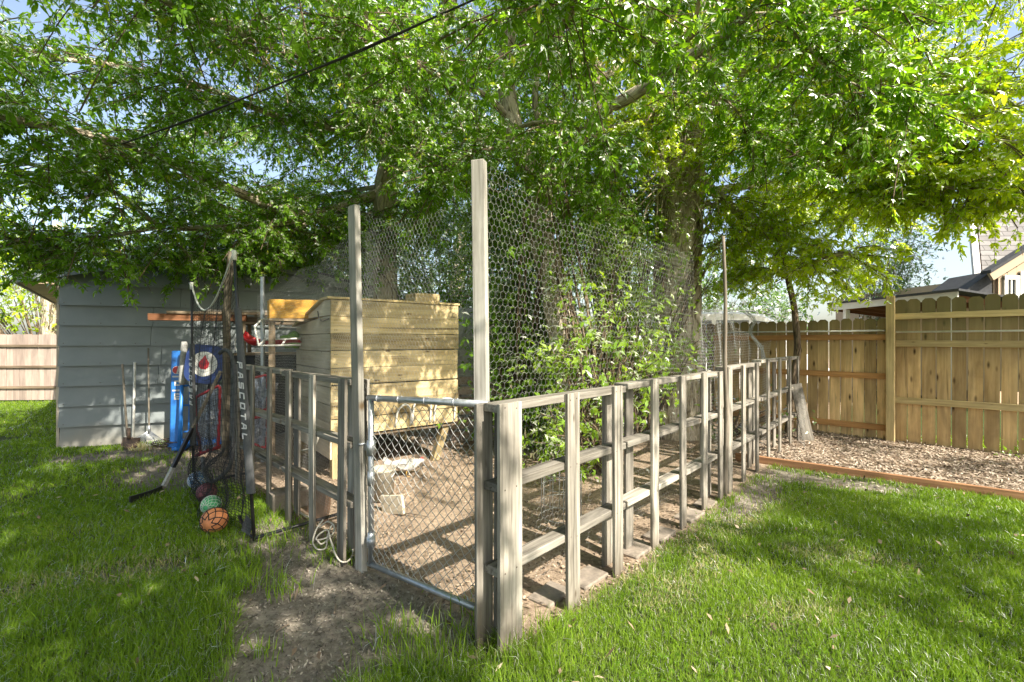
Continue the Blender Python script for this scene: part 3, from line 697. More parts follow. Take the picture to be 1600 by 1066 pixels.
# a bunched strand of it at the far end
mb = MB(); base = NS+D*(LR+2.55)+E*.02
for k in range(26):
    a = random.uniform(0, 6.28); r = random.uniform(.0, .05)
    p = [base+V(r*math.cos(a), r*math.sin(a), 1.22), base+V(.8*r*math.cos(a+1)-.03, .03, 1.42), base+V(.5*r*math.cos(a+2)-.16, .05+.4*r*math.sin(a), 1.62), base+V(r*math.cos(a+3)-.13, .0, 1.80), base+V(r*1.4*math.cos(a+4)-.24, r, 1.93)]
    mb.tube(spline(p, 5), .0016, 4)
o = mb.build('bunched_netting', M['wire']); tag(o, 'twisted bunch of wire netting at the end of the crumpled netting', 'netting')
def netL(u, v):
    return V(-1.03, 3.17, 0)+LD*u+UP*(v+wav(u, v, .012, 5))-LN*(.13+wav(u, v, .02, 3))
o = wires('wire_netting', hexsegs(netL, 2.6, 2.35, .031, lambda u, v: v < 2.32-.13*u+.03*math.sin(u*5)), .00075, M['wire'], None, 3)
tag(o, 'fine wire netting behind the pallets left of the gate', 'netting')
ga = V(-.99, 3.12, 0); gd = (V(-.19, 2.52, 0)-ga)
def netG(u, v): return ga+gd.normalized()*u+UP*(1.13+v+wav(u, v, .012, 7))+V(.6, .8, 0)*wav(u, v, .015, 6)
o = wires('wire_netting', hexsegs(netG, gd.length, 1.25, .031, lambda u, v: v < 1.22-.12*math.sin(math.pi*u)), .00065, M['wire'], None, 3)
tag(o, 'fine wire netting stretched over the gate between the two tall posts', 'netting')
bk0 = V(-2.9, 6.9, 0); bkd = (V(.7, 6.35, 0)-bk0).normalized()
def netB(u, v): return bk0+bkd*u+UP*(v+wav(u, v, .03, 1))+V(bkd.y, -bkd.x, 0)*wav(u, v, .03, 2)
o = wires('wire_netting', hexsegs(netB, 3.6, 3.0, .075, lambda u, v: v < 2.85+.1*math.sin(u*2)), .0015, M['wire'], None, 3)
tag(o, 'wire netting across the back of the pen behind the yellow coop', 'netting')
# small square welded wire offcuts inside the pen
def weld(p0, d, L, H, cell, name, label):
    segs = []; d = d.normalized()
    for i in range(int(L/cell)+1): segs.append((tuple(p0+d*(i*cell)), tuple(p0+d*(i*cell)+UP*H)))
    for j in range(int(H/cell)+1): segs.append((tuple(p0+UP*(j*cell)), tuple(p0+d*L+UP*(j*cell))))
    return tag(wires(name, segs, .0016, M['wire'], None, 4), label, 'netting')
weld(V(4.0, 6.35, 0), D*.7+E*.25, .6, .75, .07, 'wire_mesh', 'small welded wire panel inside the far pallet')
cg = MB()
for z in (.0, .12, .25, .37): cg.tube([V(.42+.17*math.cos(a), 3.95+.17*math.sin(a), z+.02) for a in [k*math.pi/10 for k in range(20)]], .003, 5, closed=True)
for k in range(12):
    a = k*math.pi/6; cg.tube([V(.42+.17*math.cos(a), 3.95+.17*math.sin(a), .01), V(.42+.17*math.cos(a), 3.95+.17*math.sin(a), .39)], .003, 5)
tag(cg.build('plant_cage', M['wire']), 'round wire cage standing in the pen behind the near pallets', 'wire cage')

# ------------------------------------------------------------------ coop
CC = V(-1.94, 5.0, 0); CX = V(.79, .61, 0).normalized(); CY = V(-.61, .79, 0).normalized()
def coop():
    t = thing('chicken_coop', 'yellow plank chicken coop raised on legs inside the pen', 'chicken coop', CC)
    W, Dp, z0, zf, zb = 1.56, 1.5, .46, 1.955, 1.70
    nb = 8; h = (zf-z0)/nb; f = MB()
    for i in range(nb):
        g = random.uniform(.003, .012); dz = random.uniform(-.004, .004)
        f.board(UP*(z0+h*(i+.5)+dz)-CX*.012+CY*0, UP*(z0+h*(i+.5)+dz+random.uniform(-.006, .006))+CX*(W+random.uniform(.0, .02)), UP, h-g, .022, seg=4, warp=.0015)
        for nx in (.03, .05, W*.5, W-.04):
            for ne in (-.3, .28):
                c = UP*(z0+h*(i+.5+ne))+CX*nx-V(-CX.y, CX.x, 0)*.012; f.board(c, c-V(-CX.y, CX.x, 0)*.0025, UP, .009, .009, mi=1)
    f.build('front_boards', [M['coop'], M['iron']], t, bevel=.003)
    s = MB(); rooftop = lambda y: zf-.004 if y < .22 else zf-(zf-zb)*(y-.22)/(Dp-.22)
    zlow = .22
    for i in range(9):
        za = zlow+i*.195; zb_ = min(za+.19, 9)
        # quad clipped by the roof line
        ys = [0.014, Dp]; pts = [CY*.014+UP*za, CY*Dp+UP*za]
        def cl(y, z): return min(z, rooftop(y))
        if za >= rooftop(Dp) and za >= zf-.02: break
        up = [(Dp, cl(Dp, zb_)), (.22, cl(.22, zb_)), (.014, cl(.014, zb_))]
        if za > rooftop(Dp):
            yy = .22+(zf-za)/(zf-zb)*(Dp-.22); pts = [CY*.014+UP*za, CY*yy+UP*za]; up = [(.22, cl(.22, zb_)), (.014, cl(.014, zb_))]
        poly = pts+[CY*y+UP*(z-.004) for y, z in up]
        off = Vector((random.uniform(0, 50),)*3); n0 = len(s.v)
        s.prism([p-CX*.014 for p in poly], CX*.02)
        for k in range(n0, len(s.v)):
            v = Vector(s.v[k]); s.g[k] = tuple(off+Vector((v.dot(CY), v.z, v.dot(CX))))
    s.build('side_boards', M['coop_side'], t)
    b = MB(); b.board(CX*.02+CY*Dp+UP*1.05, CX*W+CY*Dp+UP*1.05, UP, 1.2, .02); b.board(CX*(W-.01)+CY*.03+UP*1.15, CX*(W-.01)+CY*Dp+UP*1.15, UP, 1.1, .018); b.build('back_wall', M['coop_side'], t)
    fl = MB(); fl.board(CX*.02+CY*(Dp/2)+UP*(z0-.02), CX*(W-.02)+CY*(Dp/2)+UP*(z0-.02), CY, Dp-.04, .03); fl.build('floor_panel', M['lumber'], t)
    r = MB(); r.prism([-CX*.05-CY*.02+UP*(zf), -CX*.05+CY*.22+UP*zf, -CX*.05+CY*(Dp+.08)+UP*(zb-.02), -CX*.05+CY*(Dp+.08)+UP*(zb+.004), -CX*.05+CY*.22+UP*(zf+.024), -CX*.05-CY*.02+UP*(zf+.024)], CX*(W+.08)); r.build('roof', M['rail'], t)
    for (x, y) in ((.06, .08), (W-.28, .1), (.06, Dp-.08), (W-.1, Dp-.08)):
        l = MB(); l.board(CX*(x+(.16 if x > 1 and y < .5 else 0))+CY*y+UP*(z0-.04), CX*x+CY*y-UP*.03, CX, .09, .09, seg=3); l.build('leg', M['coop'], t, bevel=.004)
    w = MB(); w.tube(spline([CY*.42-CX*.03+UP*1.84, CY*.36-CX*.035+UP*1.76, CY*.22-CX*.035+UP*1.72, CY*.0-CX*.03+UP*1.74], 5), .006, 6); w.build('strap', M['black'], t)
coop()
cb = CC+CX*1.25+CY*.35
mb = MB(); mb.board(cb+UP*1.985-CX*.17+UP*.06, cb+UP*1.985+CX*.17+UP*.06, CY, .3, .12); tag(mb.build('wooden_box', M['coop'], bevel=.004), 'small wooden box lying on the coop roof', 'box')
mb = MB()
for i in range(8): mb.board(px(0, 0, 1)*0+V(-.98+.0+i*.05, 7.05+(i % 2)*.016, -.02), V(-.98+i*.05, 7.25+(i % 2)*.016, 2.02), V(1, 0, 0), .052, .006)
tag(mb.build('metal_sheet', M['soilmetal']), 'grey ribbed metal sheet leaning upright behind the coop', 'metal sheet')

# ------------------------------------------------------------------ storage rack and the things on it, between the shed and the coop
rk = V(-3.72, 6.25, 0); rx = SF
def rack():
    t = thing('storage_rack', 'dark storage rack draped in black mesh between shed and coop', 'rack', rk)
    ny = V(-rx.y, rx.x, 0)
    for s in (.12, 1.55):
        for q in (-.12, .32):
            b = MB(); b.board(rx*s+ny*q-UP*.05, rx*s+ny*q+UP*1.76, rx, .045, .045); b.build('upright', M['lumber'], t)
    for z in (1.325, 1.74):
        b = MB(); b.board(rx*.0+ny*.1+UP*z, rx*1.68+ny*.1+UP*z, ny, .5, .03); b.build('shelf', M['lumber'], t)
    n = MB(); vs, fs = [], []; nx, nz = 40, 16
    for i in range(nx+1):
        for j in range(nz+1):
            u, z = i/nx*1.66, .25+1.06*j/nz
            vs.append(rx*u-ny*(.17+.02*math.sin(u*14+z*3)+.012*math.sin(u*37)+.03*(1-j/nz))+UP*(z-.03*math.sin(u*6)*(1-j/nz)))
    for i in range(nx):
        for j in range(nz): fs.append((i*(nz+1)+j, (i+1)*(nz+1)+j, (i+1)*(nz+1)+j+1, i*(nz+1)+j+1))
    n.add(vs, fs, None, .5, 0, True); o = n.build('tarp', M['tarp'], t); sdf = o.modifiers.new('thickness', 'SOLIDIFY'); sdf.thickness = .004
rack()
def lum(label, s0, s1, z, q, w, h, mat='lumber', name='timber'):
    ny = V(-rx.y, rx.x, 0); mb = MB(); mb.board(rk+rx*s0+ny*q+UP*z, rk+rx*s1+ny*q+UP*(z+.004), ny, w, h, seg=3)
    return tag(mb.build(name, M[mat], bevel=.003), label, 'timber', 'timber stored on the rack')
lum('thick reddish beam, longest to the left of the stored timber', -.92, .15, 1.80, -.13, .09, .085, 'lumber_red')
lum('thin pale board lying on the reddish beam', -.72, 1.25, 1.861, -.14, .11, .034)
lum('brown board behind the reddish beam on the rack', -.1, 1.60, 1.787, .0, .12, .06)
lum('grey board topmost of the stored timber', -.35, 1.55, 1.896, -.10, .14, .03, 'pallet')
lum('grey board lying at the back of the rack', .1, 1.66, 1.80, .18, .14, .08, 'pallet')
lum('narrow brown board on top at the back of the rack', .2, 1.60, 1.862, .2, .12, .035)
mb = MB(); c0 = V(-2.93, 5.72, 1.86)
mb.board(px(419, 483, 5.55), px(530, 486, 6.0), UP, .235, .2, seg=7, warp=.006); tag(mb.build('timber_block', M['slab'], bevel=.01), 'chunky orange yellow timber block beside the coop gable', 'timber')
mb = MB(); mb.board(px(425, 500, 5.56)-UP*1.75, px(425, 500, 5.56), V(1, .2, 0), .06, .05); mb.board(px(516, 500, 5.97)-UP*1.7, px(516, 500, 5.97), V(1, .2, 0), .06, .05); mb.board(px(419, 499.5, 5.55), px(528, 502, 6.0), V(-.3, 1, 0), .2, .03)
tag(mb.build('trestle', M['lumber']), 'low trestle carrying the orange timber block', 'trestle')
# white tube frame (an old chair frame) and the red sled with a green bag, on the rack
def tubeframe():
    t = thing('tube_frame', 'white tubular metal frame lying beside the coop on the rack', 'metal frame', px(430, 545, 5.6))
    b = t.location; q = lambda x, y, Y: px(x, y, Y)-b
    m = MB(); r = .012
    m.tube([q(398, 510, 5.4), q(409, 499, 5.7), q(470, 499, 5.85)], r, 8); m.tube([q(398, 510, 5.4), q(404, 540, 5.4), q(440, 540, 5.5), q(470, 539, 5.6)], r, 8)
    m.tube([q(409, 499, 5.7), q(414, 531, 5.7), q(470, 529, 5.85)], r, 8); m.tube([q(404, 540, 5.4), q(414, 531, 5.7)], r, 8)
    m.tube([q(411, 511, 5.7), q(470, 512, 5.8)], r*.8, 8); m.tube([q(444, 500, 5.8), q(434, 513, 5.6)], r, 8); m.tube([q(446, 531, 5.8), q(440, 540, 5.5)], r, 8)
    m.build('tubing', M['white_metal'], t)
tubeframe()
def sled():
    c = px(420, 536, 6.0); t = thing('sled', 'red plastic sled with a curled nose on the rack shelf', 'sled', c)
    m = MB(); vs, fs = [], []; n, k = 16, 10
    for i in range(n+1):
        u = i/n; x = -.36+.8*u; w = .16*math.sin(math.pi*min(1, .12+u*.75))**.6; up = .12*(max(0, .25-u)/.25)**2
        for j in range(k+1):
            a = math.pi*j/k; vs.append(V(x, -w*math.cos(a), .045-.09*math.sin(a)*(.5+.5*math.sin(math.pi*min(1, .1+u)))+up))
    for i in range(n):
        for j in range(k): fs.append((i*(k+1)+j, i*(k+1)+j+1, (i+1)*(k+1)+j+1, (i+1)*(k+1)+j))
    m.add(vs, fs, None, .5, 0, True); o = m.build('hull', M['red'], t); s = o.modifiers.new('thickness', 'SOLIDIFY'); s.thickness = .012
    m = MB(); m.tube(spline([V(-.36, -.03, .1), V(-.40, -.06, .02), V(-.37, -.09, -.09), V(-.33, -.1, -.12)], 5), .007, 6); m.build('cord', M['white_metal'], t)
sled()
M['lime'] = plain('lime_fabric', (.20, .42, .05), .8, 0, .3, 14, .5)
m = MB(); c = px(456, 532, 6.05)
m.lathe([(.0, -.10), (.08, -.09), (.13, -.03), (.12, .04), (.07, .09), (.02, .105), (0, .11)], c, 18)
for i, v in enumerate(m.v): m.v[i] = (v[0]+.03*math.sin(v[2]*40), v[1], v[2]+.02*math.sin(v[0]*50))
tag(m.build('bag', M['lime']), 'crumpled lime green bag beside the red sled', 'bag')

# ------------------------------------------------------------------ things in the pen
def onfront(x, z, off=.035): return CC+CX*x+UP*z-V(-CX.y, CX.x, 0)*off
for lab, x0, x1, zt in (('wide white tube bent to an arch on the coop front', .93, 1.16, .80), ('white bent tube at the right corner of the coop front', 1.22, 1.50, .775), ('white tube end curving up left of the wide arch', .72, .90, .745)):
    mb = MB(); mb.tube(spline([onfront(x0, .50, .012), onfront(x0+.01, zt-.07, .05), onfront(x0+.05, zt, .09), onfront((x0+x1)/2, zt+.015, .10), onfront(x1-.05, zt-.012, .09), onfront(x1, zt-.09, .05), onfront(x1+.01, .50, .012)], 6), .0125, 8)
    tag(mb.build('bent_tube', M['white_metal']), lab, 'tube', 'white bent tubes on the coop front')
def bucket():
    c = V(-1.24, 4.42, 0); t = thing('bucket', 'worn white bucket on the pen floor behind the gate hinge', 'bucket', c)
    m = MB(); m.lathe([(.0, .005), (.105, .005), (.125, .27), (.132, .275), (.132, .29), (.122, .29), (.1, .02), (0, .02)], (0, 0, 0), 24); m.build('pail', M['bucket'], t)
    m = MB(); m.tube([V(.134*math.cos(a), .02, .27-.15*math.sin(a)) if 0 else V(.134*math.cos(a), -.09*math.sin(a), .27-.08*math.sin(a)) for a in [k*math.pi/12 for k in range(13)]], .004, 6); m.build('bail', M['galv'], t)
bucket()
mb = MB(); mb.board(V(-1.15, 4.12, .05), V(-.93, 3.98, .10), UP, .16, .03, seg=2); tag(mb.build('board_scrap', M['coop_side'], bevel=.004), 'pale board scrap lying under the white bucket', 'board')
def hen():
    c = px(636, 744, 5.15); c.z = 0; t = thing('hen', 'white hen with a red comb pecking beside the white bucket', 'hen', c, None, .25)
    # one continuous body: tail, deep breast, neck carried low and forward, head
    path = [V(-.30, 0, .25), V(-.24, 0, .235), V(-.16, 0, .215), V(-.06, 0, .20), V(.05, 0, .195), V(.13, 0, .215), V(.18, 0, .24), V(.225, 0, .255), V(.255, 0, .258), V(.285, 0, .252), V(.30, 0, .247)]
    rad = [.012, .045, .082, .108, .108, .085, .058, .042, .038, .028, .006]
    m = MB(); m.tube(path, rad, 14); m.build('body', M['feather'], t)
    for s in (-1, 1):
        m = MB(); vs = [(-.17, .07*s, .21), (-.1, .108*s, .25), (.04, .11*s, .235), (.08, .09*s, .18), (-.02, .112*s, .15), (-.12, .095*s, .165)]
        m.prism([V(*v) for v in vs], V(0, .012*s, 0)); m.build('wing', M['feather'], t)
        m = MB(); m.tube([V(.0, .04*s, .12), V(-.015, .045*s, .06), V(.0, .045*s, .008)], [.016, .008, .007], 7)
        for a in (-.5, 0, .5): m.tube([V(.0, .045*s, .008), V(.05*math.cos(a), .045*s+.05*math.sin(a), .005)], [.006, .003], 5)
        m.build('leg', M['beak'], t)
    m = MB()
    for k in range(6):
        a = -.5+.2*k; m.prism([V(-.25, .006*(k-2.5), .22), V(-.25, .006*(k-2.5), .27), V(-.25-.15*math.cos(a), .022*(k-2.5), .29+.07*math.sin(a+.6)), V(-.25-.13*math.cos(a), .02*(k-2.5), .25+.05*math.sin(a+.4))], V(0, .005, 0))
    m.build('tail', M['feather'], t)
    m = MB(); m.prism([V(.215, -.005, .288), V(.22, -.005, .322), V(.235, -.005, .305), V(.245, -.005, .328), V(.26, -.005, .306), V(.275, -.005, .312), V(.282, -.005, .28)], V(0, .01, 0)); m.prism([V(.275, -.004, .24), V(.288, -.004, .24), V(.284, -.004, .205), V(.274, -.004, .212)], V(0, .008, 0)); m.build('comb', M['comb'], t)
    m = MB(); m.tube([V(.285, 0, .252), V(.325, 0, .24)], [.012, .002], 8); m.build('beak', M['beak'], t)
    m = MB()
    for s in (-1, 1): m.lathe([(0, -.005), (.005, 0), (0, .005)], (.262, .034*s, .266), 8)
    m.build('eyes', M['black'], t)
    t.scale = (.64, .64, .64)
hen()
mb = MB(); cA = gpx(519, 815)
mb.board(V(-1.68, 3.98, -.02), V(-1.64, 4.02, .27), V(.71, -.70, 0), .36, .05, seg=5, warp=.006); tag(mb.build('stone_slab', M['terracotta'], bevel=.02), 'tan stone slab on edge behind the rope pallet', 'slab')
mb = MB(); mb.box(V(-2.02, 4.22, .07), (.16, .1, .09), .7); tag(mb.build('stone_block', M['paver'], bevel=.015), 'grey stone block behind the pallet left of the gate', 'stone')
for i, (x, y, rz, sx, lab) in enumerate(((930, 908, .8, .13, 'tan paver under the second board from the gate'), (872, 935, .9, .12, 'broken paver in the grass next to the nearest pallet'), (1006, 862, .82, .14, 'paver at the joint of the first two pallets'), (1042, 838, .85, .13, 'paver under the middle boards of the second pallet'), (1088, 808, .8, .15, 'grey paver near the end of the second pallet'), (1112, 790, .9, .12, 'last paver before the thin pole'))):
    p = gpx(x, y); mb = MB(); mb.box(p+E*.06-UP*.02, (sx, .08, .035), rz); tag(mb.build('paver', M['paver'], bevel=.008), lab, 'paver', 'pavers along the foot of the pallet fence')
def stick(label, pts, r, br=()):
    mb = MB(); P = spline(pts, 5); mb.tube(P, [r*(1-.6*i/len(P)) for i in range(len(P))], 6, wob=.1)
    for i, e in br: mb.tube(spline([P[i], (P[i]+e)/2+V(.01, 0, .01), e], 3), r*.45, 5)
    tag(mb.build('stick', M['stick']), label, 'stick')
stick('dead forked stick on the pen floor behind the gate', [gpx(628, 805)+UP*.02, gpx(645, 808)+UP*.03, gpx(670, 812)+UP*.02], .009, ((3, gpx(632, 797)+UP*.05), (6, gpx(655, 802)+UP*.03)))
stick('small dead twig on the worn soil before the gate', [gpx(522, 962)+UP*.01, gpx(524, 950)+UP*.02, gpx(520, 945)+UP*.015], .006)
stick('bent twig on the worn soil near the lawn', [gpx(430, 990)+UP*.008, gpx(442, 986)+UP*.02, gpx(452, 978)+UP*.01], .006)
# crate pile and wire crate at the back right of the coop
def crate(loc, sz, rz, label):
    t = thing('crate', label, 'crate', loc, None, rz); w, d, h = sz
    m = MB()
    for z in (.12*h, .5*h, .88*h):
        for s in (-1, 1):
            m.board(V(-w/2, s*d/2, z), V(w/2, s*d/2, z), UP, h*.3, .014); m.board(V(s*(w/2-.008), -d/2+.01, z), V(s*(w/2-.008), d/2-.01, z), UP, h*.3, .014)
    m.build('slats', M['oldfence'], t)
    m = MB()
    for a in (-1, 1):
        for b in (-1, 1): m.board(V(a*(w/2-.03), b*(d/2-.03), 0), V(a*(w/2-.03), b*(d/2-.03), h), V(1, 0, 0), .04, .04)
    m.build('corner_posts', M['lumber'], t)
crate((-.62, 7.25, 0), (.75, .5, .55), .3, 'pale slatted crate on the ground behind the coop corner')
crate((-.58, 7.28, .55), (.6, .45, .4), .2, 'pale slatted crate stacked on the other crate')
weld(V(-.62, 6.75, 0), V(1, .2, 0), .55, .72, .05, 'wire_mesh', 'small welded wire panel before the slatted crates')
# rope
def rope():
    mb = MB(); f = lambda x, y, Y, dz=0: px(x, y, Y)+UP*dz
    loop = [f(505, 812, 3.36), f(494, 828, 3.34), f(489, 848, 3.32), f(497, 860, 3.30), f(509, 856, 3.28), f(512, 838, 3.3), f(518, 822, 3.32), f(522, 821, 3.3), f(520, 834, 3.3), f(506, 842, 3.28), f(494, 843, 3.26), f(500, 834, 3.28), f(512, 828, 3.3), f(516, 842, 3.24), f(520, 853, 3.2), f(524, 866, 3.14), f(532, 877, 3.10), f(543, 879, 3.12), f(551, 872, 3.22), f(551, 862, 3.3)]
    for p in loop: p.z = max(p.z, .02)
    mb.tube(spline(loop, 6), .0056, 7)
    l2 = [f(499, 825, 3.4), f(512, 815, 3.38), f(523, 824, 3.36), f(517, 838, 3.33), f(503, 850, 3.27), f(496, 845, 3.25)]
    mb.tube(spline(l2, 6), .0056, 7)
    tag(mb.build('rope', M['rope']), 'pale rope coiled loosely at the foot of the pallet', 'rope')
    mb = MB(); l3 = [px(498, 690, 3.9), px(495, 676, 3.88), px(480, 690, 3.95), px(470, 690, 4.0)]
    mb.tube(spline([px(497, 672, 3.85), px(496, 688, 3.85), px(488, 700, 3.9), px(472, 704, 4.0)], 6), .008, 7)
    tag(mb.build('hose', M['rope']), 'pale hose bend hanging behind the rope pallet', 'hose')
    mb = MB(); mb.tube(spline([gpx(458, 789)+UP*.02, gpx(465, 800)+UP*.015, gpx(474, 808)+UP*.02, gpx(483, 812)+UP*.02], 6), .008, 7)
    tag(mb.build('hose', M['rope']), 'short pale hose lying on the ground under the pallet', 'hose')
rope()

# ------------------------------------------------------------------ sports things by the pallets
def glyph(ch):
    """block letter strokes on a 0..1 x 0..1 cell as polylines"""
    G = {'P': [[(0, 0), (0, 1), (.8, 1), (.8, .5), (0, .5)]], 'A': [[(0, 0), (.2, 1), (.7, 1), (.85, 0)], [(.1, .42), (.8, .42)]], 'S': [[(.85, 1), (0, 1), (0, .55), (.85, .45), (.85, 0), (0, 0)]],
         'C': [[(.85, 1), (0, 1), (0, 0), (.85, 0)]], 'O': [[(0, 0), (0, 1), (.85, 1), (.85, 0), (0, 0)]], 'T': [[(0, 1), (.9, 1)], [(.45, 1), (.45, 0)]], 'L': [[(0, 1), (0, 0), (.8, 0)]],
         'm': [[(0, 0), (0, .7), (.45, .7), (.45, 0)], [(.45, .7), (.95, .7), (.95, 0)]], 'i': [[(.3, 0), (.3, .7)], [(.3, .88), (.3, 1.0)]], 'n': [[(0, 0), (0, .7), (.75, .7), (.75, 0)]]}
    return G[ch]
def lettering(mb, text, o, along, upv, nrm, size, step, sw, slant=0, wscale=.75):
    """raised letters; along = writing direction, upv = letter-up direction"""
    for i, ch in enumerate(text):
        for line in glyph(ch):
            P = [o+along*(i*step+(x*wscale+slant*y)*size)+upv*((y-.5)*size) for x, y in line]
            for a, b in zip(P[:-1], P[1:]):
                dd = (b-a).normalized(); mb.board(a-dd*sw*.45+nrm*.0015, b+dd*sw*.45+nrm*.0015, nrm.cross(dd), sw, .002, rnd=.9)
def rebounder():
    FR, FL = V(-1.935, 3.49, 0), V(-3.29, 4.80, 0)
    TR, TL = V(-2.155, 3.60, 2.19), V(-3.345, 4.85, 2.10)
    b0 = FR.copy(); t = thing('sports_net', 'tall black practice net on two grey sleeved poles before the pallets', 'sports net', b0)
    q = lambda p: p-b0
    for (F, T, txt) in ((FR, TR, 1), (FL, TL, 0)):
        pl = MB(); pl.tube([q(F), q(F.lerp(T, .36)), q(F.lerp(T, .78)), q(T)], [.013, .013, .012, .010], 8); pl.tube([q(F.lerp(T, .975)), q(T)+UP*.01], .016, 8); p = pl.build('pole', M['black'] if not txt else M['black'], t)
        cp = MB(); cp.tube([q(F.lerp(T, .97)), q(T)+UP*.012], .017, 8); cp.build('pole_cap', M['white_metal'], p)
        ax = (T-F).normalized(); s0, s1 = F.lerp(T, .16 if txt else .2), F.lerp(T, .80 if txt else .70)
        fl = V(.73, -.68, 0) if 0 else V(1, -.25, 0); wd = (fl-ax*fl.dot(ax)).normalized(); nn = ax.cross(wd).normalized()
        if nn.y > 0: nn = -nn
        sl = MB(); N = 12; vs, fs = [], []
        for i in range(N+1):
            c = q(s0.lerp(s1, i/N)); w = .040 - .012*(i/N) + random.uniform(-.002, .002); th = .018
            for k in range(10):
                a = 2*math.pi*k/10; vs.append(c+wd*(w*math.cos(a))+nn*(th*math.sin(a)))
        for i in range(N):
            for k in range(10): fs.append((i*10+k, i*10+(k+1) % 10, (i+1)*10+(k+1) % 10, (i+1)*10+k))
        sl.add(vs, fs, None, .5, 0, True); so = sl.build('sleeve', M['sleeve'], t)
        lt = MB(); 
        if txt: lettering(lt, 'PASCOTAL', q(F.lerp(T, .612))+nn*.019, -ax, wd, nn, .036, .0775, .0095, .3, 1.25)
        else: lettering(lt, 'PASCOTAL', q(F.lerp(T, .40))+nn*.019, ax, -wd, nn, .031, .066, .008, .3, 1.2)
        lt.build('lettering', M['letter'], so)
    # base bars
    bs = MB(); bs.tube([q(FR)+UP*.02, q(V(-1.43, 3.92, .05))], .014, 8); bs.build('foot_bar', M['black'], t); bs = MB(); bs.tube([q(FL)+UP*.02, q(FL)+V(.35, .4, .03)], .014, 8)
    bs.build('foot_bar', M['black'], t); bs = MB(); bs.tube([q(FR)+UP*.02, q(V(-2.02, 3.56, .02)), q(V(-2.15, 3.66, .12))], .012, 8); bs.build('foot_bar', M['black'], t)
    st = MB(); st.prism([q(V(-2.10, 3.60, .03)), q(V(-1.99, 3.52, .03)), q(V(-1.97, 3.53, .12)), q(V(-2.05, 3.58, .16))], V(.004, .004, 0)); st.build('flap', M['sleeve'], t)
    rp = MB(); mid = (TR+TL)/2; ropep = [q(TR.lerp(TL, k))-UP*(.42*4*k*(1-k)*.82*(.72+.55*k)) for k in [i/16 for i in range(17)]]
    rp.tube(ropep, .009, 6); rp.build('top_rope', M['white_metal'], t)
    # net: u across from right to left, v up; it bellies out at the foot towards the lawn
    out = V(-.69, -.72, 0); segs = []
    nu, nv = 38, 46
    def pt(i, j):
        u, v = i/nu, j/nv
        a = q(FR.lerp(TR, v)).lerp(q(FL.lerp(TL, v)), u); sag = -UP*(.42*4*u*(1-u)*.82*(.72+.55*u))*max(0, v-.0)**3
        low = max(0, 1-v/.22)
        bel = out*(.16*math.sin(math.pi*u)*low**1.2*(.55+.45*u)+.05*math.sin(math.pi*u)*math.sin(math.pi*v)) + UP*(.10*(1-u*.2)*low*math.sin(math.pi*u))
        return a+sag+bel+V(.012*math.sin(u*21+v*6), .012*math.sin(u*17+v*9), .008*math.sin(u*30))
    for i in range(nu+1):
        for j in range(nv+1):
            if i < nu: segs.append((tuple(pt(i, j)), tuple(pt(i+1, j))))
            if j < nv: segs.append((tuple(pt(i, j)), tuple(pt(i, j+1))))
    wires('net', segs, .0015, M['net'], t, 3)
    bag = []
    def bt_(i, j):
        u, v = i/60, j/22; a = q(FR.lerp(TR, v*.24)).lerp(q(FL.lerp(TL, v*.24)), u); lw = math.sin(math.pi*u)
        return a+out*(lw*(.20*(1-v)+.06*math.sin(v*9+u*5))*(.4+.6*u))+UP*(.05+.06*lw*math.sin(u*13+v*4)+.02*math.sin(u*41))+out*.03*math.sin(u*33)
    for i in range(61):
        for j in range(23):
            if i < 60: bag.append((tuple(bt_(i, j)), tuple(bt_(i+1, j))))
            if j < 22: bag.append((tuple(bt_(i, j)), tuple(bt_(i, j+1))))
    wires('net_bag', bag, .0017, M['net'], t, 3)
    # the inner loop frame of the net
    lp = MB(); Q = lambda x, y, Y: q(px(x, y, Y))
    loopp = spline([Q(343, 552, 4.25), Q(352, 547, 4.22), Q(362, 556, 4.18), Q(367, 590, 4.12), Q(366, 660, 4.08), Q(361, 722, 4.06), Q(348, 742, 4.1), Q(332, 752, 4.16), Q(320, 742, 4.3), Q(317, 715, 4.4)], 6)
    lp.tube(loopp, .018, 8); lp.build('inner_loop', M['sleeve'], t)
rebounder()
def ball(label, c, r, col, netcol, seams=False, cell=12):
    t = thing('ball', label, 'ball', c, 'balls caught in the foot of the sports net')
    m = MB(); prof = [(r*math.sin(a), -r*math.cos(a)) for a in [k*math.pi/18 for k in range(19)]]; m.lathe(prof, (0, 0, 0), 28, axis=(.35, -.3, .9))
    m.build('shell', plain('ball_'+label.split()[0], col, .6, 0, .25, 24, .4), t)
    sg = []; rr = r*1.012
    sp = lambda la, lo: (rr*math.cos(la)*math.cos(lo), rr*math.sin(la), rr*math.cos(la)*math.sin(lo))
    for i in range(cell):
        for j in range(-cell//2+1, cell//2):
            la, lb = j*math.pi/cell, (j+1)*math.pi/cell; o = (j % 2)*math.pi/cell; lo = i*2*math.pi/cell
            for sgn in (-1, 1):
                p0, p1 = np.array(sp(la, lo+o)), np.array(sp(lb, lo+o+sgn*math.pi/cell)); m_ = p0+p1; m_ = m_/np.linalg.norm(m_)*rr
                sg += [(p0, m_), (m_, p1)]
    wires('netting', sg, r*.022 if not seams else r*.04, netcol, t, 4)
M['ballred'] = plain('dull_red_cord', (.22, .06, .07), .8)
ball('blue mottled ball in netting, farthest back', px(308, 750, 4.72), .083, (.09, .22, .42), M['white_metal'])
ball('dark red ball tucked behind the green ball', px(323, 769, 4.2), .083, (.17, .055, .065), M['net'])
ball('green ball in pale netting, between red and orange', px(330, 789, 3.93), .077, (.09, .42, .17), M['white_metal'])
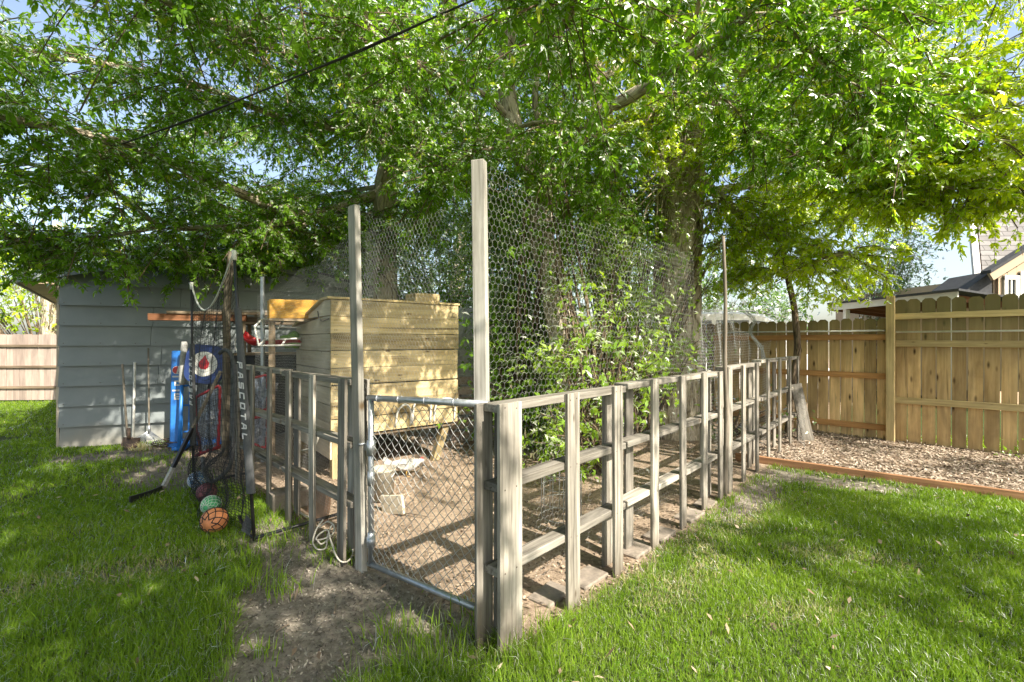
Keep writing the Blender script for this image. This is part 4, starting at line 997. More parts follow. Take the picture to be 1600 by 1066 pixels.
ball('orange ball with black criss cross netting, nearest the lawn', px(335, 813, 3.66), .096, (.60, .23, .09), M['net'], True, 8)
def stick_hockey():
    t = thing('hockey_stick', 'worn hockey stick leaning across the net with its blade in the grass', 'hockey stick', gpx(252, 771)); b = t.location
    a, c = gpx(254, 768)+UP*.03, px(345, 580, 4.95)
    m = MB(); m.board(a-b, c-b, V(.3, 1, 0), .034, .024, seg=4, warp=.001); s = m.build('shaft', M['handle'], t, bevel=.004)
    m = MB(); m.board((a.lerp(c, .02))-b, a.lerp(c, .17)-b, V(.3, 1, 0), .038, .028); m.build('shaft_tape', M['foam'], s)
    m = MB(); m.board((a.lerp(c, .17))-b, a.lerp(c, .5)-b, V(.3, 1, 0), .037, .027); m.build('shaft_grip', M['black'], s)
    m = MB(); P = spline([a, gpx(238, 776)+UP*.035, gpx(220, 783)+UP*.04, gpx(203, 790)+UP*.05], 4)
    for p0, p1 in zip(P[:-1], P[1:]): m.board(p0-b, p1-b+(p1-p0)*.1, UP, .065, .014)
    m.build('blade', M['black'], t)
stick_hockey()
def mini_stand():
    g = gpx(275, 699); t = thing('game_stand', 'blue toy game stand with white lettering beside the shed', 'game stand', g)
    b = g; q = lambda x, y, Y: px(x, y, Y)-b
    m = MB(); f = V(1, .39, 0).normalized(); n = V(.36, -.93, 0).normalized()
    P0, P1 = V(0, 0, .0), V(-.015, .06, 1.36)
    m.board(P0, P1, f, .145, .05, seg=4); sp = m.build('side_panel', M['blue'], t, bevel=.012)
    ax = (P1-P0).normalized(); nn = -(f.cross(ax)).normalized(); nn = nn if nn.y < 0 else -nn
    lt = MB(); o = P0.lerp(P1, .50)+nn*.026-f*.0
    lettering(lt, 'mini', o, ax, -f, nn, .085, .098, .022, 0, .85); lt.build('lettering', M['letter'], sp)
    em = MB()
    cc = P0.lerp(P1, .80)+nn*.026
    def half(a0, a1, rad, k): return [cc+f*(rad*math.cos(a))+ax*(rad*math.sin(a)) for a in [a0+(a1-a0)*i/k for i in range(k+1)]]
    em.prism(half(0, 2*math.pi*.98, .058, 24), nn*.002, 0); em.prism([p+nn*.0025 for p in half(math.pi*.42, math.pi*1.45, .052, 14)], nn*.002, 1); em.prism([p+nn*.0025 for p in half(-math.pi*.42, math.pi*.25, .05, 10)], nn*.002, 2)
    em.build('emblem', [M['letter'], M['red'], M['navy']], sp)
    m = MB(); m.board(f*.09+V(.0, .12, .02), f*.11+V(.0, .14, 1.36), f, .04, .04)
    for z in (.2, .58, .86, 1.1): m.tube([f*.05+V(0, .06, z), f*.14+V(0, .10, z)], .014, 8)
    m.build('back_frame', M['blue'], t)
    m = MB(); m.board(V(-.12, .05, .045), f*.62+V(0, .05, .045), n, .22, .07); m.board(f*.1-n*.0+V(0, 0, .03), f*.1+n*.28+V(0, 0, .03), f, .16, .05); m.build('base', M['blue'], t, bevel=.01)
    # round target board
    c = px(319, 569, 6.25)-b; tb = MB(); w, h = .245, .26
    ff = V(.995, .1, -.12).normalized(); uu = V(.06, .12, .98).normalized(); nb = ff.cross(uu).normalized(); nb = nb if nb.y < 0 else -nb
    pts = [c+ff*(w*math.copysign(abs(math.cos(a))**.5, math.cos(a)))+uu*(h*math.copysign(abs(math.sin(a))**.5, math.sin(a))) for a in [k*2*math.pi/32 for k in range(32)]]
    tb.prism(pts, -nb*.03); o = tb.build('target_board', M['navy'], t)
    dk = MB(); circ = lambda r, k, z: [c+nb*z+ff*(r*math.cos(a))+uu*(r*math.sin(a)) for a in [i*2*math.pi/k for i in range(k)]]
    dk.prism(circ(.168, 32, .001), nb*.004); dk.build('white_disc', M['white'], o)
    dk = MB(); drop = [c+nb*.0055+ff*x+uu*y for x, y in ((0, .125), (.03, .07), (.065, .02), (.062, -.035), (.03, -.07), (-.03, -.07), (-.062, -.035), (-.065, .02), (-.03, .07))]
    dk.prism(drop, nb*.003, 0); dk.prism([c+nb*.009+ff*x+uu*y for x, y in ((.006, .08), (.014, .03), (.01, -.03), (-.006, -.05), (-.012, .0), (-.004, .05))], nb*.002, 1); dk.build('red_drop', [M['red'], M['ballred']], o)
    m = MB(); m.tube([c-nb*.03, f*.35+V(0, .09, .9), f*.35+V(0, .07, .08)], .016, 8); m.build('target_arm', M['black'], t)
mini_stand()
def bat():
    a, c = px(279, 700, 6.35), px(288, 534, 6.45); a.z = .0
    t = thing('padded_pole', 'blue pole with a long grey padded grip leaning on the toy stand', 'pole', a)
    m = MB(); m.tube([V(0, 0, 0), (c-a)*.62], [.022, .022], 10); m.build('shaft', M['blue'], t)
    m = MB(); m.tube([(c-a)*.60, (c-a)*.63, (c-a)*.97, (c-a)], [.03, .043, .040, .033], 12); m.build('grip', M['foam'], t)
bat()
def rednet(label, pts, Ydef):
    P = [px(*p) for p in pts]; o = P[0].copy(); t = thing('folding_goal', label, 'goal net', o, 'red edged folding goals')
    crn = []
    for i in range(4):
        a, c, e = P[i-1], P[i], P[(i+1) % 4]
        for k in range(5): w = k/4; crn.append((c.lerp(a, .10)*(1-w)**2+c*(2*w*(1-w))+c.lerp(e, .10)*w*w)-o)
    m = MB(); m.tube(crn, .015, 8, closed=True); m.build('frame', M['redfab'], t)
    # netting: ruled between the two long sides
    A0, A1, B0, B1 = P[0], P[-1], P[1], P[2]
    segs = []; n, k = 16, 26
    f = lambda i, j: tuple(A0.lerp(A1, j/k).lerp(B0.lerp(B1, j/k), i/n)-o+V(.0, .03*math.sin(i*.9)*math.sin(j*.35), .006*math.sin(i*2)))
    for i in range(n+1):
        for j in range(k+1):
            if i < n: segs.append((f(i, j), f(i+1, j)))
            if j < k: segs.append((f(i, j), f(i, j+1)))
    wires('net', segs, .0042, M['bluenet'], t, 3)
rednet('red edged folding goal with blue grey net standing inside the sports net', [(304, 622, 5.3), (344, 602, 5.2), (341, 698, 5.2), (313, 709, 5.3)], 5.3)
rednet('red edged folding goal stacked behind the left pallets, upper one', [(389, 592, 5.35), (418, 586, 5.3), (418, 640, 5.3), (391, 640, 5.35)], 5.3)
rednet('red edged folding goal stacked behind the left pallets, lower one', [(383, 655, 5.2), (418, 650, 5.25), (416, 700, 5.25), (384, 690, 5.2)], 5.2)
m = MB(); p0 = px(300, 712, 5.35); m.tube(spline([px(307, 712, 5.35), px(325, 704, 5.3), px(342, 699, 5.25), px(338, 694, 5.4)], 5), .02, 8); tag(m.build('red_bar', M['redfab']), 'padded red bar lying under the red edged goal', 'bar')

# ------------------------------------------------------------------ garden tools against the shed
def tools():
    lean = lambda x, y, Y: px(x, y, Y)
    def spade(label, top, bot, Yt, Yb, bx, by, bw, bh):
        a, c = lean(*bot, Yb), lean(*top, Yt); t = thing('shovel', label, 'shovel', V(a.x, a.y, 0), 'garden tools leaning on the shed'); b = t.location
        m = MB(); m.tube([a-b, c-b], [.014, .013], 9); m.build('shaft', M['handle'], t)
        m = MB(); p = lean(bx, by, Yb-.02)-b; vs, fs = [], []; n = 8; k = 6
        for j in range(k+1):
            v = j/k; w = bw*(1 if v > .35 else (.45+.55*math.sin(v/.35*math.pi/2)))
            for i in range(n+1):
                u = i/n*2-1; vs.append(p+V(u*w/2, .05*u*u-.03*(1-v)-.02, -.02+v*bh))
        for j in range(k):
            for i in range(n): fs.append((j*(n+1)+i, j*(n+1)+i+1, (j+1)*(n+1)+i+1, (j+1)*(n+1)+i))
        m.add(vs, fs, None, .5, 0, True); o = m.build('blade', M['iron'], t); s = o.modifiers.new('thickness', 'SOLIDIFY'); s.thickness = .006
        m = MB(); m.tube([p+V(0, -.03, bh*.8), p+V(.0, -.03, bh+.12)], [.022, .02], 9); m.build('socket', M['iron'], t)
    spade('brown handled shovel, leftmost of the tools leaning on the shed', (191, 569), (199, 682), 6.62, 6.42, 204, 699, .23, .15)
    spade('square bladed spade with white shaft leaning on the shed', (210.5, 566), (211.5, 684), 6.72, 6.5, 194, 698, .15, .13) if 0 else None
    a, c = gpx(211.5, 695)+V(0, -.05, 0), px(210.5, 566, 6.72); t = thing('tool_pole', 'white peeling pole between the shovel and the rake', 'pole', a, 'garden tools leaning on the shed')
    m = MB(); m.tube([V(0, 0, .0), (c-a)*.5+V(.006, 0, 0), c-a], .017, 8, wob=.1); m.build('shaft', M['white_metal'], t)
    a, c = gpx(233, 694), px(231.6, 544, 6.82); t = thing('rake', 'fan rake with a pale handle leaning against the shed wall', 'rake', a, 'garden tools leaning on the shed'); b = a
    m = MB(); j0 = px(233, 676, 6.55)-b; m.tube([j0, c-b], [.011, .011], 9); m.build('handle', M['handle'], t)
    m = MB(); m.tube([j0+V(0, 0, .1), j0-UP*.01], .018, 9)
    m.tube([j0-UP*.02, j0+V(-.085, -.01, -.09), j0+V(.085, -.01, -.09), j0-UP*.02], .008, 6); m.build('socket', M['galv'], t)
    m = MB()
    for i in range(17):
        u = i/16*2-1; m.tube([j0+V(u*.02, 0, .02), j0+V(u*.20, -.015, -.10), j0+V(u*.27, -.03, -.155), j0+V(u*.275, -.09, -.165)], .0035, 5)
    m.build('tines', M['galv'], t)
    m = MB(); g = gpx(195, 699)
    m.board(g+V(0, .0, -.01), g+V(.0, .06, .13), V(1, 0, 0), .14, .006); tag(m.build('spade_blade', M['iron']), 'rusty square spade blade standing by the shovel', 'spade')
    # straw tuft and a coil of wire on the ground
    n = 160; cx, cy = gpx(218, 703).x, gpx(218, 703).y
    o = blades('straw_tuft', RNG.normal(cx, .06, n), RNG.normal(cy, .04, n), RNG.uniform(.05, .14, n), np.full(n, .008), M['drygrass'], .8, None, 'pale straw tuft at the foot of the white pole')
    m = MB(); c0 = gpx(252, 699)
    for k in range(5): m.tube([c0+V((.12+.02*k)*math.cos(a)+.02*k, (.08+.01*k)*math.sin(a), .03+.02*math.sin(a*2+k)+.012*k) for a in [i*math.pi/12 for i in range(24)]], .006, 6, closed=True)
    tag(m.build('wire_coil', M['iron']), 'tangled dark wire coil on the ground beside the rake', 'wire')
tools()

# ------------------------------------------------------------------ overhead cable
cpts = []
c0, c1 = px(-500, 480, 8.6), px(740, 2, 3.6)
c0, cM, c1 = px(0, 285, 6.1), px(510, 102, 4.3), px(722, 8, 3.55)
d0 = c0-cM; d1 = c1-cM
def cab(k): return c0.lerp(c1, k)-UP*(.10*4*k*(1-k))
mb = MB(); mb.tube([cab(k/20) for k in range(-24, 45)], .0085, 7); mb.tube([cab(k/20)+V(.014, 0, .012*math.sin(k)) for k in range(-24, 45)], .005, 6)
tag(mb.build('power_cable', M['cable']), 'black twisted power cable slung through the tree canopy', 'cable')

# ------------------------------------------------------------------ neighbours: house, carport, van
def house():
    t = thing('house', 'cream house with pale shingled roof rising behind the tall plank fence', 'house', (10.4, 10, 0))
    b = t.location.copy(); q = lambda x, y, z: V(x, y, z)-b
    m, nt, P, N, L = new_mat('pale_shingles')
    tc = N('ShaderNodeTexCoord'); br = N('ShaderNodeTexBrick'); br.inputs['Scale'].default_value = 1; br.inputs['Brick Width'].default_value = .42; br.inputs['Row Height'].default_value = .15
    br.inputs['Mortar Size'].default_value = .012; br.inputs['Color1'].default_value = rgba((.24, .23, .22)); br.inputs['Color2'].default_value = rgba((.16, .15, .145)); br.inputs['Mortar'].default_value = rgba((.09, .085, .08)); br.offset = .37
    L(attr(N, 'g'), br.inputs['Vector']); n = noise(N, L, attr(N, 'g'), 3, 4); r = ramp(N, [(.3, .8), (.7, 1.1)]); L(n, r.inputs[0])
    L(mixc(N, L, 1.0, br.outputs['Color'], r.outputs[0], 'MULTIPLY'), P.inputs['Base Color']); P.inputs['Roughness'].default_value = .9
    M['shingle'] = m
    # front wing: wall with board siding under a rake rising to the right
    w = MB(); n0 = 0
    for i in range(24):
        x = 10.45+i*.2; h = min(2.98+.62*(x-10.4), 5.0-.3*max(0, x-13.6)); w.board(q(x+.1, 10.0, -.1), q(x+.1, 10.0, h-.05), V(1, 0, 0), .194, .03+.004*(i % 2), rnd=.5+.1*(i % 3))
    w.board(q(10.43, 10.6, -.1), q(10.43, 10.6, 2.9), V(0, 1, 0), 1.1, .04, rnd=.5)
    w.build('wall', M['housewall'], t)
    rk_ = MB(); rk_.board(q(10.15, 9.86, 2.86), q(13.6, 9.86, 5.0), UP, .17, .06); rk_.build('rake_trim', M['housewall'], t)
    rf = MB(); rf.prism([q(10.1, 9.8, 2.93), q(13.6, 9.8, 5.10), q(13.6, 9.8, 5.18), q(10.1, 9.8, 3.0)], V(0, .22, 0)); rf.build('wing_roof', M['shingle_dark'], t)
    # main body with the steep shingled slope facing the yard
    e0, e1 = q(11.15, 11.0, 3.05), q(17, 11.0, 3.05); r0, r1 = q(12.75, 12.9, 6.6), q(17, 12.9, 6.6)
    sl = MB(); nn = (e1-e0).cross(r1-e1).normalized()
    sl.add([e0, e1, r1, r0, e0-nn*.08, e1-nn*.08, r1-nn*.08, r0-nn*.08], [(0, 1, 2, 3), (7, 6, 5, 4), (0, 4, 5, 1), (1, 5, 6, 2), (2, 6, 7, 3), (3, 7, 4, 0)],
           [(0, 0, 0), (5.75, 0, 0), (5.75, 4.0, 0), (1.65, 4.0, 0)]*2); sl.build('roof', M['shingle'], t)
    bb = MB(); dd = (r0-e0); bb.board(e0-dd*.12+V(-.16, -.02, 0), r0+V(-.16, -.02, 0), V(1, 0, 0), .15, .05); bb.build('barge_board', M['housetrim'], t)
    uu = MB(); uu.board(e0-dd*.1+V(-.02, .12, -.06), r0+V(-.02, .12, -.06), V(.4, 1, 0), .26, .03); uu.build('eave_soffit', M['lumber_red'], t)
    g = MB(); g.prism([q(11.25, 11.15, 0), q(16, 11.15, 0), q(16, 11.15, 3.0), q(11.25, 11.15, 3.0)], V(0, 5, 0)); g.build('body_wall', M['housewall'], t)
    lr = MB(); lr.prism([q(9.5, 10.05, 2.36), q(10.38, 10.05, 3.02), q(10.38, 10.05, 2.36)], V(.2, 1.2, 0)); lr.build('lower_roof', M['shingle_dark'], t)
    for (x0, x1, z0, z1) in ((10.58, 10.82, 1.9, 2.86), (10.92, 11.75, 1.9, 2.95)):
        wdw = MB(); 
        wdw.board(q(x0, 9.965, z0), q(x0, 9.965, z1), V(1, 0, 0), .08, .05); wdw.board(q(x1, 9.965, z0), q(x1, 9.965, z1), V(1, 0, 0), .08, .05)
        wdw.board(q(x0-.04, 9.962, z1), q(x1+.04, 9.962, z1), UP, .09, .056); wdw.board(q(x0-.04, 9.962, z0), q(x1+.04, 9.962, z0), UP, .09, .056); wdw.board(q((x0+x1)/2, 9.967, z0), q((x0+x1)/2, 9.967, z1), V(1, 0, 0), .035, .04)
        f = wdw.build('window', M['housetrim'], t); pn = MB(); pn.board(q(x0+.02, 9.978, (z0+z1)/2), q(x1-.02, 9.978, (z0+z1)/2), UP, z1-z0-.02, .006); pn.build('pane', M['glass'], f)
house()
def carport():
    t = thing('carport', 'low carport with a white fascia and thin dark roof behind the fence', 'carport', (8.16, 11.9, 0)); b = t.location.copy()
    a, c = px(1297, 481, 11.9)-b, px(1497, 461, 9.3)-b; dx = V(2.4, .5, -.22)
    f = MB(); f.board(a, c, UP, .15, .04); f.board(a+V(.02, .04, 0), a+dx+V(.02, .04, 0), UP, .15, .04); f.build('fascia', M['housetrim'], t)
    r = MB(); up = UP*.08; r.add([a+up-V(.08, 0, 0), c+up-V(.08, .1, 0), c+up+dx, a+up+dx, a+up*1.5-V(.08, 0, 0), c+up*1.5-V(.08, .1, 0), c+up*1.5+dx, a+up*1.5+dx], [(3, 2, 1, 0), (4, 5, 6, 7), (0, 1, 5, 4), (1, 2, 6, 5), (2, 3, 7, 6), (3, 0, 4, 7)]); r.build('roof', M['shingle_dark'], t)
    u = MB()
    for k in range(7):
        p = a.lerp(c, k/6.5)+V(.06, 0, -.02); u.board(p, p+dx*.98, UP, .12, .05)
    u.board(a.lerp(c, .5)+UP*.055+dx*.5, a.lerp(c, .5)+UP*.055+dx*.5+V(0, .01, 0), UP, .01, .01); u.build('rafters', M['lumber_red'], t)
    for k in (.12, .55, .95):
        p = a.lerp(c, k)+V(.1, 0, 0); m = MB(); m.board(V(p.x, p.y, -.1), V(p.x, p.y, p.z-.05), V(1, 0, 0), .1, .1); m.build('post', M['housetrim'], t)
    w = MB(); w.board(a+V(1.6, -.2, -1.1), c+V(1.6, 0, -1.0), UP, 1.9, .05); w.build('inner_wall', M['housewall'], t)
carport()
def van():
    t = thing('van', 'white van parked behind the low plank fence', 'van', (4.55, 10.7, 0), None, 0); W = 1.85
    # side profile along x, pushed along y
    prof = [(-.95, .35), (2.75, .35), (2.80, .85), (2.55, 1.12), (1.95, 1.28), (1.50, 1.98), (1.25, 2.12), (.6, 2.18), (-.55, 2.16), (-.85, 2.10), (-.97, 1.3)]
    m = MB(); m.prism([V(x, 0, z) for x, z in prof], V(0, W, 0)); m.build('body', M['vanpaint'], t, bevel=.05)
    for quad in (((-.80, 1.35), (.05, 1.35), (.05, 1.98), (-.74, 1.98)), ((.15, 1.35), (.9, 1.35), (.9, 1.98), (.15, 1.98)), ((1.0, 1.35), (1.75, 1.35), (1.40, 1.93), (1.0, 1.98))):
        m = MB(); m.prism([V(x, -.008, z) for x, z in quad], V(0, .02, 0)); m.build('window', M['glass'], t)
    for x in (-.2, 1.95):
        for y in (.02, W-.02):
            m = MB(); m.lathe([(0, -.1), (.24, -.1), (.33, -.08), (.34, 0), (.33, .08), (.24, .1), (0, .1)], (x, y, .34), 20, axis=(0, 1, 0)); w = m.build('wheel', M['rubber'], t)
            m = MB(); m.lathe([(0, -.11), (.19, -.108), (.2, -.09)], (x, y, .34), 16, axis=(0, 1, 0)); m.build('rim', M['galv'], w)
    m = MB()
    for y in (.15, W-.15): m.tube([V(-.6, y, 2.17), V(-.55, y, 2.22), V(1.1, y, 2.21), V(1.2, y, 2.15)], .018, 6)
    m.build('roof_rail', M['white_metal'], t)
van()

# ------------------------------------------------------------------ trees
def unit(a): return a/np.maximum(np.linalg.norm(a, axis=-1, keepdims=True), 1e-9)
CAMP = np.array([0, 0, CAMZ])
def leaf_mesh(name, pos, d, nrm, size, mat, parent, detail, rnd=None, three=True):
    """leaves of one or three pointed, folded leaflets"""
    n = len(pos); d = unit(d); s = unit(np.cross(nrm, d)); nn = np.cross(d, s)
    rnd = RNG.random(n) if rnd is None else rnd
    parts = []
    def leaflet(base, dd, l, w, sag):
        sd = np.cross(nn, dd); L, Wd = l[:, None], w[:, None]
        tip = base+dd*L-nn*(L*sag)
        if detail:
            return np.stack([base, base+dd*L*.28+sd*Wd*.5+nn*Wd*.12, base+dd*L*.66+sd*Wd*.33+nn*Wd*.05-nn*L*sag*.5, tip, base+dd*L*.66-sd*Wd*.33+nn*Wd*.05-nn*L*sag*.5, base+dd*L*.28-sd*Wd*.5+nn*Wd*.12], 1)
        return np.stack([base, base+dd*L*.4+sd*Wd*.5+nn*Wd*.1, tip, base+dd*L*.4-sd*Wd*.5+nn*Wd*.1], 1)
    j = RNG.uniform(.85, 1.15, (3, n))
    if three:
        cv = RNG.uniform(.0, .34, n)[:, None]
        parts.append(leaflet(pos+d*(size*.42)[:, None], unit(d+RNG.normal(0, .12, (n, 3))), size*j[0], size*.44*j[1], cv))
        for sg in (-1, 1):
            an = RNG.uniform(.45, 1.1, n)[:, None]; dd = unit(d*np.cos(an)+s*sg*np.sin(an)-nn*RNG.uniform(-.1, .4, n)[:, None]); k2 = RNG.uniform(.35, .95, n)
            parts.append(leaflet(pos+d*(size*RNG.uniform(.05, .35, n))[:, None], dd, size*k2, size*.46*k2*j[2], RNG.uniform(.0, .34, n)[:, None]))
    else: parts.append(leaflet(pos, d, size*j[0], size*.55*j[1], .14))
    vs = np.concatenate(parts, 0); N, k = vs.shape[:2]; o = np.arange(N)[:, None]*k
    f = np.concatenate([o+np.array([[0, 1, 2, 3]]), o+np.array([[0, 3, 4, 5]])], 0) if detail else o+np.array([[0, 1, 2, 3]])
    r = np.repeat(np.tile(np.clip(rnd, 0, 1), len(parts)), k)
    ob = np_mesh(name, vs.reshape(-1, 3), f, mat, parent, rnd=r); return ob
def polyline_sample(P, n, t0=0., t1=1.):
    P = np.array([tuple(p) for p in P]); L = np.linalg.norm(np.diff(P, axis=0), axis=1); c = np.concatenate([[0], np.cumsum(L)])
    u = RNG.uniform(t0, t1, n)*c[-1]; i = np.clip(np.searchsorted(c, u)-1, 0, len(L)-1); k = ((u-c[i])/L[i])[:, None]
    return P[i]*(1-k)+P[i+1]*k, unit(P[i+1]-P[i]), c[-1]
DENS = 3.3
LSC = .80
def sprays(limbs, keep=None):
    """side branches, twigs and leaves along limbs; limbs = (points, per metre, length, t0, size)"""
    SB, TW, LP, LDr, LN_, LS, LR_ = [], [], [], [], [], [], []
    for (P, per, ln, t0, size, *rest) in limbs:
        up = rest[0] if rest else .1
        P = spline(P, 5); length = sum((P[i+1]-P[i]).length for i in range(len(P)-1))
        n = max(2, int(per*DENS*length*(1-t0))); b, tg, _ = polyline_sample(P, n, t0, 1.0)
        dr = unit(RNG.normal(0, 1, (n, 3))*np.array([1, 1, .55])+tg*.55+np.array([0, 0, up])); L = RNG.uniform(.5, 1.15, n)*ln; droop = RNG.uniform(.05, .35, n)
        f = lambda s: b+dr*(L*s)[:, None]-np.array([[0, 0, 1.]])*(L*droop*s*s)[:, None]
        for k in range(4): SB.append(np.stack([f(k/4), f((k+1)/4)], 1))
        m = 8
        for q in range(m):
            s = RNG.uniform(.2, 1.0, n); o = f(s); td = unit(dr+RNG.normal(0, .75, (n, 3))*np.array([1, 1, .6])-np.array([0, 0, .15])); tl = RNG.uniform(.18, .48, n)*min(1, ln)
            e = o+td*tl[:, None]-np.array([[0, 0, 1.]])*(tl*.25)[:, None]
            TW.append(np.stack([o, e], 1)); tone = RNG.random(n)
            for w in range(7):
                k = RNG.uniform(.1, 1.05, n)[:, None]; p = o*(1-k)+e*k
                ld = unit(td*.5+RNG.normal(0, .8, (n, 3))*np.array([1, 1, .5])-np.array([0, 0, .6]))
                nr = unit(np.array([[0, 0, 1.]])+RNG.normal(0, .6, (n, 3)))
                LP.append(p); LDr.append(ld); LN_.append(nr); LS.append(np.full(n, size*LSC)*RNG.uniform(.6, 1.4, n)); LR_.append(np.clip(tone*.6+RNG.random(n)*.42, 0, 1))
    a = [np.concatenate(x) for x in (LP, LDr, LN_, LS, LR_)]
    k = np.linalg.norm(a[0]-CAMP, axis=1) > 1.9
    k &= ~((np.linalg.norm(a[0][:, :2], axis=1) < 2.6) & (a[0][:, 2] < 3.0))
    if keep is not None: k &= keep(a[0])
    a = [x[k] for x in a]
    sb, tw = np.concatenate(SB), np.concatenate(TW)
    if keep is not None: sb = sb[keep(sb[:, 1])]; tw = tw[keep(tw[:, 1])]
    far = lambda q: np.linalg.norm(q[:, 1]-CAMP, axis=1) > 1.8
    return sb[far(sb)], tw[far(tw)], a
def trunk_mesh(name, P, R_, parent, mat, n=22, furrow=.07, seed=0):
    """a trunk with furrows along it"""
    P = spline(P, 8); N = len(P); m = MB(); rr = []
    Rs = np.interp(np.linspace(0, 1, N), np.linspace(0, 1, len(R_)), R_)
    m.tube(P, list(Rs), n)
    ph = [random.uniform(0, 6) for _ in range(6)]
    for i, p in enumerate(P):
        for k in range(n):
            v = Vector(m.v[i*n+k]); o = v-p; a = 2*math.pi*k/n
            d = 1+furrow*(math.sin(a*7+ph[0]+i*.25)*.6+math.sin(a*3+ph[1]+i*.4)*.8+math.sin(a*11+ph[2]-i*.5)*.4+random.uniform(-.5, .5))
            m.v[i*n+k] = tuple(p+o*d)
    return m.build(name, mat, parent)
def tree(label, base, trunks, limbs, mat='leaf', cat='tree', name='tree', keep=None, barkm='bark', detail=True, group=None, extra=(), three=True):
    t = thing(name, label, cat, base, group); b = Vector(base); bb = np.array(tuple(b))
    for (P, Rr, n) in trunks: trunk_mesh('trunk', [Vector(p)-b for p in P], Rr, t, M[barkm], n)
    for (P, r0, r1, *_) in limbs:
        if r0: m = MB(); S = spline([Vector(p)-b for p in P], 5); m.tube(S, [r0+(r1-r0)*i/(len(S)-1) for i in range(len(S))], 9, wob=.1); m.build('limb', M[barkm], t)
    L = [tuple([P]+list(s)) for (P, r0, r1, *s) in limbs if s] + list(extra)
    sb, tw, a = sprays(L, keep)
    o = wires('branchlets', sb-bb, .006, M['bark_dark'], t, 4); o['kind'] = 'stuff'
    o = wires('twigs', tw-bb, .0026, M['bark_dark'], t, 3); o['kind'] = 'stuff'
    d = np.linalg.norm(a[0]-CAMP, axis=1); nr = d < 6.5
    vs = leaf_mesh('crown', a[0]-bb, a[1], a[2], a[3], M[mat], t, detail, a[4], three)
    print('leaves', label[:30], len(a[0]))
    return t
G = lambda x, Y: V((x-800)/FPX*Y, Y, 0)

# T: leaning twin stemmed tree in the middle of the pen
fork = px(842, 300, 6.3)
tree('leaning pale barked tree in the middle of the pen, forked above the netting', V(.90, 6.0, 0),
     [([V(.93, 5.98, -.1), px(903, 620, 6.0), px(888, 540, 6.05), px(868, 460, 6.2), px(848, 380, 6.3), fork, px(818, 245, 6.3), px(800, 190, 6.3), px(790, 110, 6.2), px(802, 0, 6.0), V(.1, 5.7, 6.6), V(.3, 5.5, 8.0)], [.34, .27, .22, .19, .17, .17, .13, .12, .11, .10, .08, .04], 18)],
     [([fork, px(888, 248, 6.2), px(932, 182, 5.9), px(990, 148, 5.6), px(1060, 100, 5.2), px(1130, 55, 4.8), px(1180, 5, 4.5), px(1240, -90, 4.0)], .105, .038, 4.5, .9, .5, .08),
      ([px(1165, 22, 4.65), px(1240, 22, 4.45), px(1330, 18, 4.3), px(1430, -20, 4.1)], .022, .008, 8, .8, .05, .085),
      ([px(1215, 30, 4.5), px(1262, 72, 4.5), px(1290, 105, 4.5), px(1350, 138, 4.45), px(1440, 160, 4.3)], .018, .007, 8, .7, .2, .085),
      ([px(1000, 145, 5.55), px(1120, 150, 5.6), px(1180, 205, 5.6), px(1260, 250, 5.5)], .02, .006, 9, .7, .2, .08),
      ([px(818, 245, 6.3), px(780, 230, 6.0), px(720, 250, 5.8), px(670, 290, 5.6)], .03, .008, 9, .7, .1, .075, -.1),
      ([px(805, 200, 6.3), px(850, 190, 5.7), px(900, 200, 5.3), px(960, 230, 5.1)], .03, .008, 8, .7, .1, .075, -.1),
      ([px(830, 300, 6.3), px(800, 310, 6.4), px(770, 340, 6.5)], .025, .008, 10, .6, .1, .075, -.1),
      ([px(868, 290, 6.3), px(900, 300, 6.1), px(940, 330, 6.0)], .025, .008, 9, .55, .1, .075, -.1),
      ([fork, px(846, 215, 6.3), px(836, 150, 6.3), px(850, 60, 6.0), px(880, -60, 5.4)], .06, .025, 6, .9, .3, .08),
      ([px(800, 190, 6.3), px(760, 150, 6.0), px(690, 120, 5.4), px(600, 70, 4.8), px(540, -20, 4.3)], .05, .016, 8, .9, .25, .08),
      ([px(795, 130, 6.2), px(830, 80, 5.2), px(870, 40, 4.2), px(900, -20, 3.4), V(.35, 2.0, 4.6), V(.2, .5, 5.0)], .05, .02, 9, .9, .2, .082),
      ([px(802, 0, 6.0), V(-.1, 4.2, 5.2), V(-.3, 2.4, 5.4), V(.1, .6, 5.5), V(1.2, -1.0, 5.5), V(2.6, -2.4, 5.3), V(4.2, -4.0, 5.0)], .08, .02, 11, 1.3, .25, .085),  # limb led unseen over and behind the camera to shade the left lawn
      ([px(1240, -90, 4.0), V(2.5, 3.0, 5.0), V(2.9, 1.7, 5.1), V(3.7, .6, 5.2), V(4.4, -.2, 5.2)], .03, .01, .7, .8, .0, .085),  # sparse out of view limb placed to dapple the coop and pen
      ([px(1060, 100, 5.2), V(1.6, 4.0, 4.35), V(1.3, 3.1, 4.5), V(1.3, 2.3, 4.7)], .025, .008, 2.6, .7, .1, .08),  # added mostly above the frame for leaf shade on the coop front
      ([V(3.7, .6, 5.2), V(5.2, .2, 5.3), V(5.9, -.6, 5.3), V(6.3, -1.6, 5.2)], .02, .01, 2.2, .8, .0, .085),  # thin unseen limb added for dapples on the right lawn
      ([V(.1, .6, 5.5), V(1.6, -.8, 5.6), V(2.8, -1.6, 5.5), V(3.8, -2.6, 5.4)], .03, .01, 7, .9, .0, .085),  # unseen limb shaped to set the edge of the shade by the gate
      ([px(802, 0, 6.0), V(.6, 5.2, 6.6), V(1.6, 4.6, 6.6), V(2.8, 4.2, 6.4)], .05, .015, 5, 1.2, .2, .085),
      ])
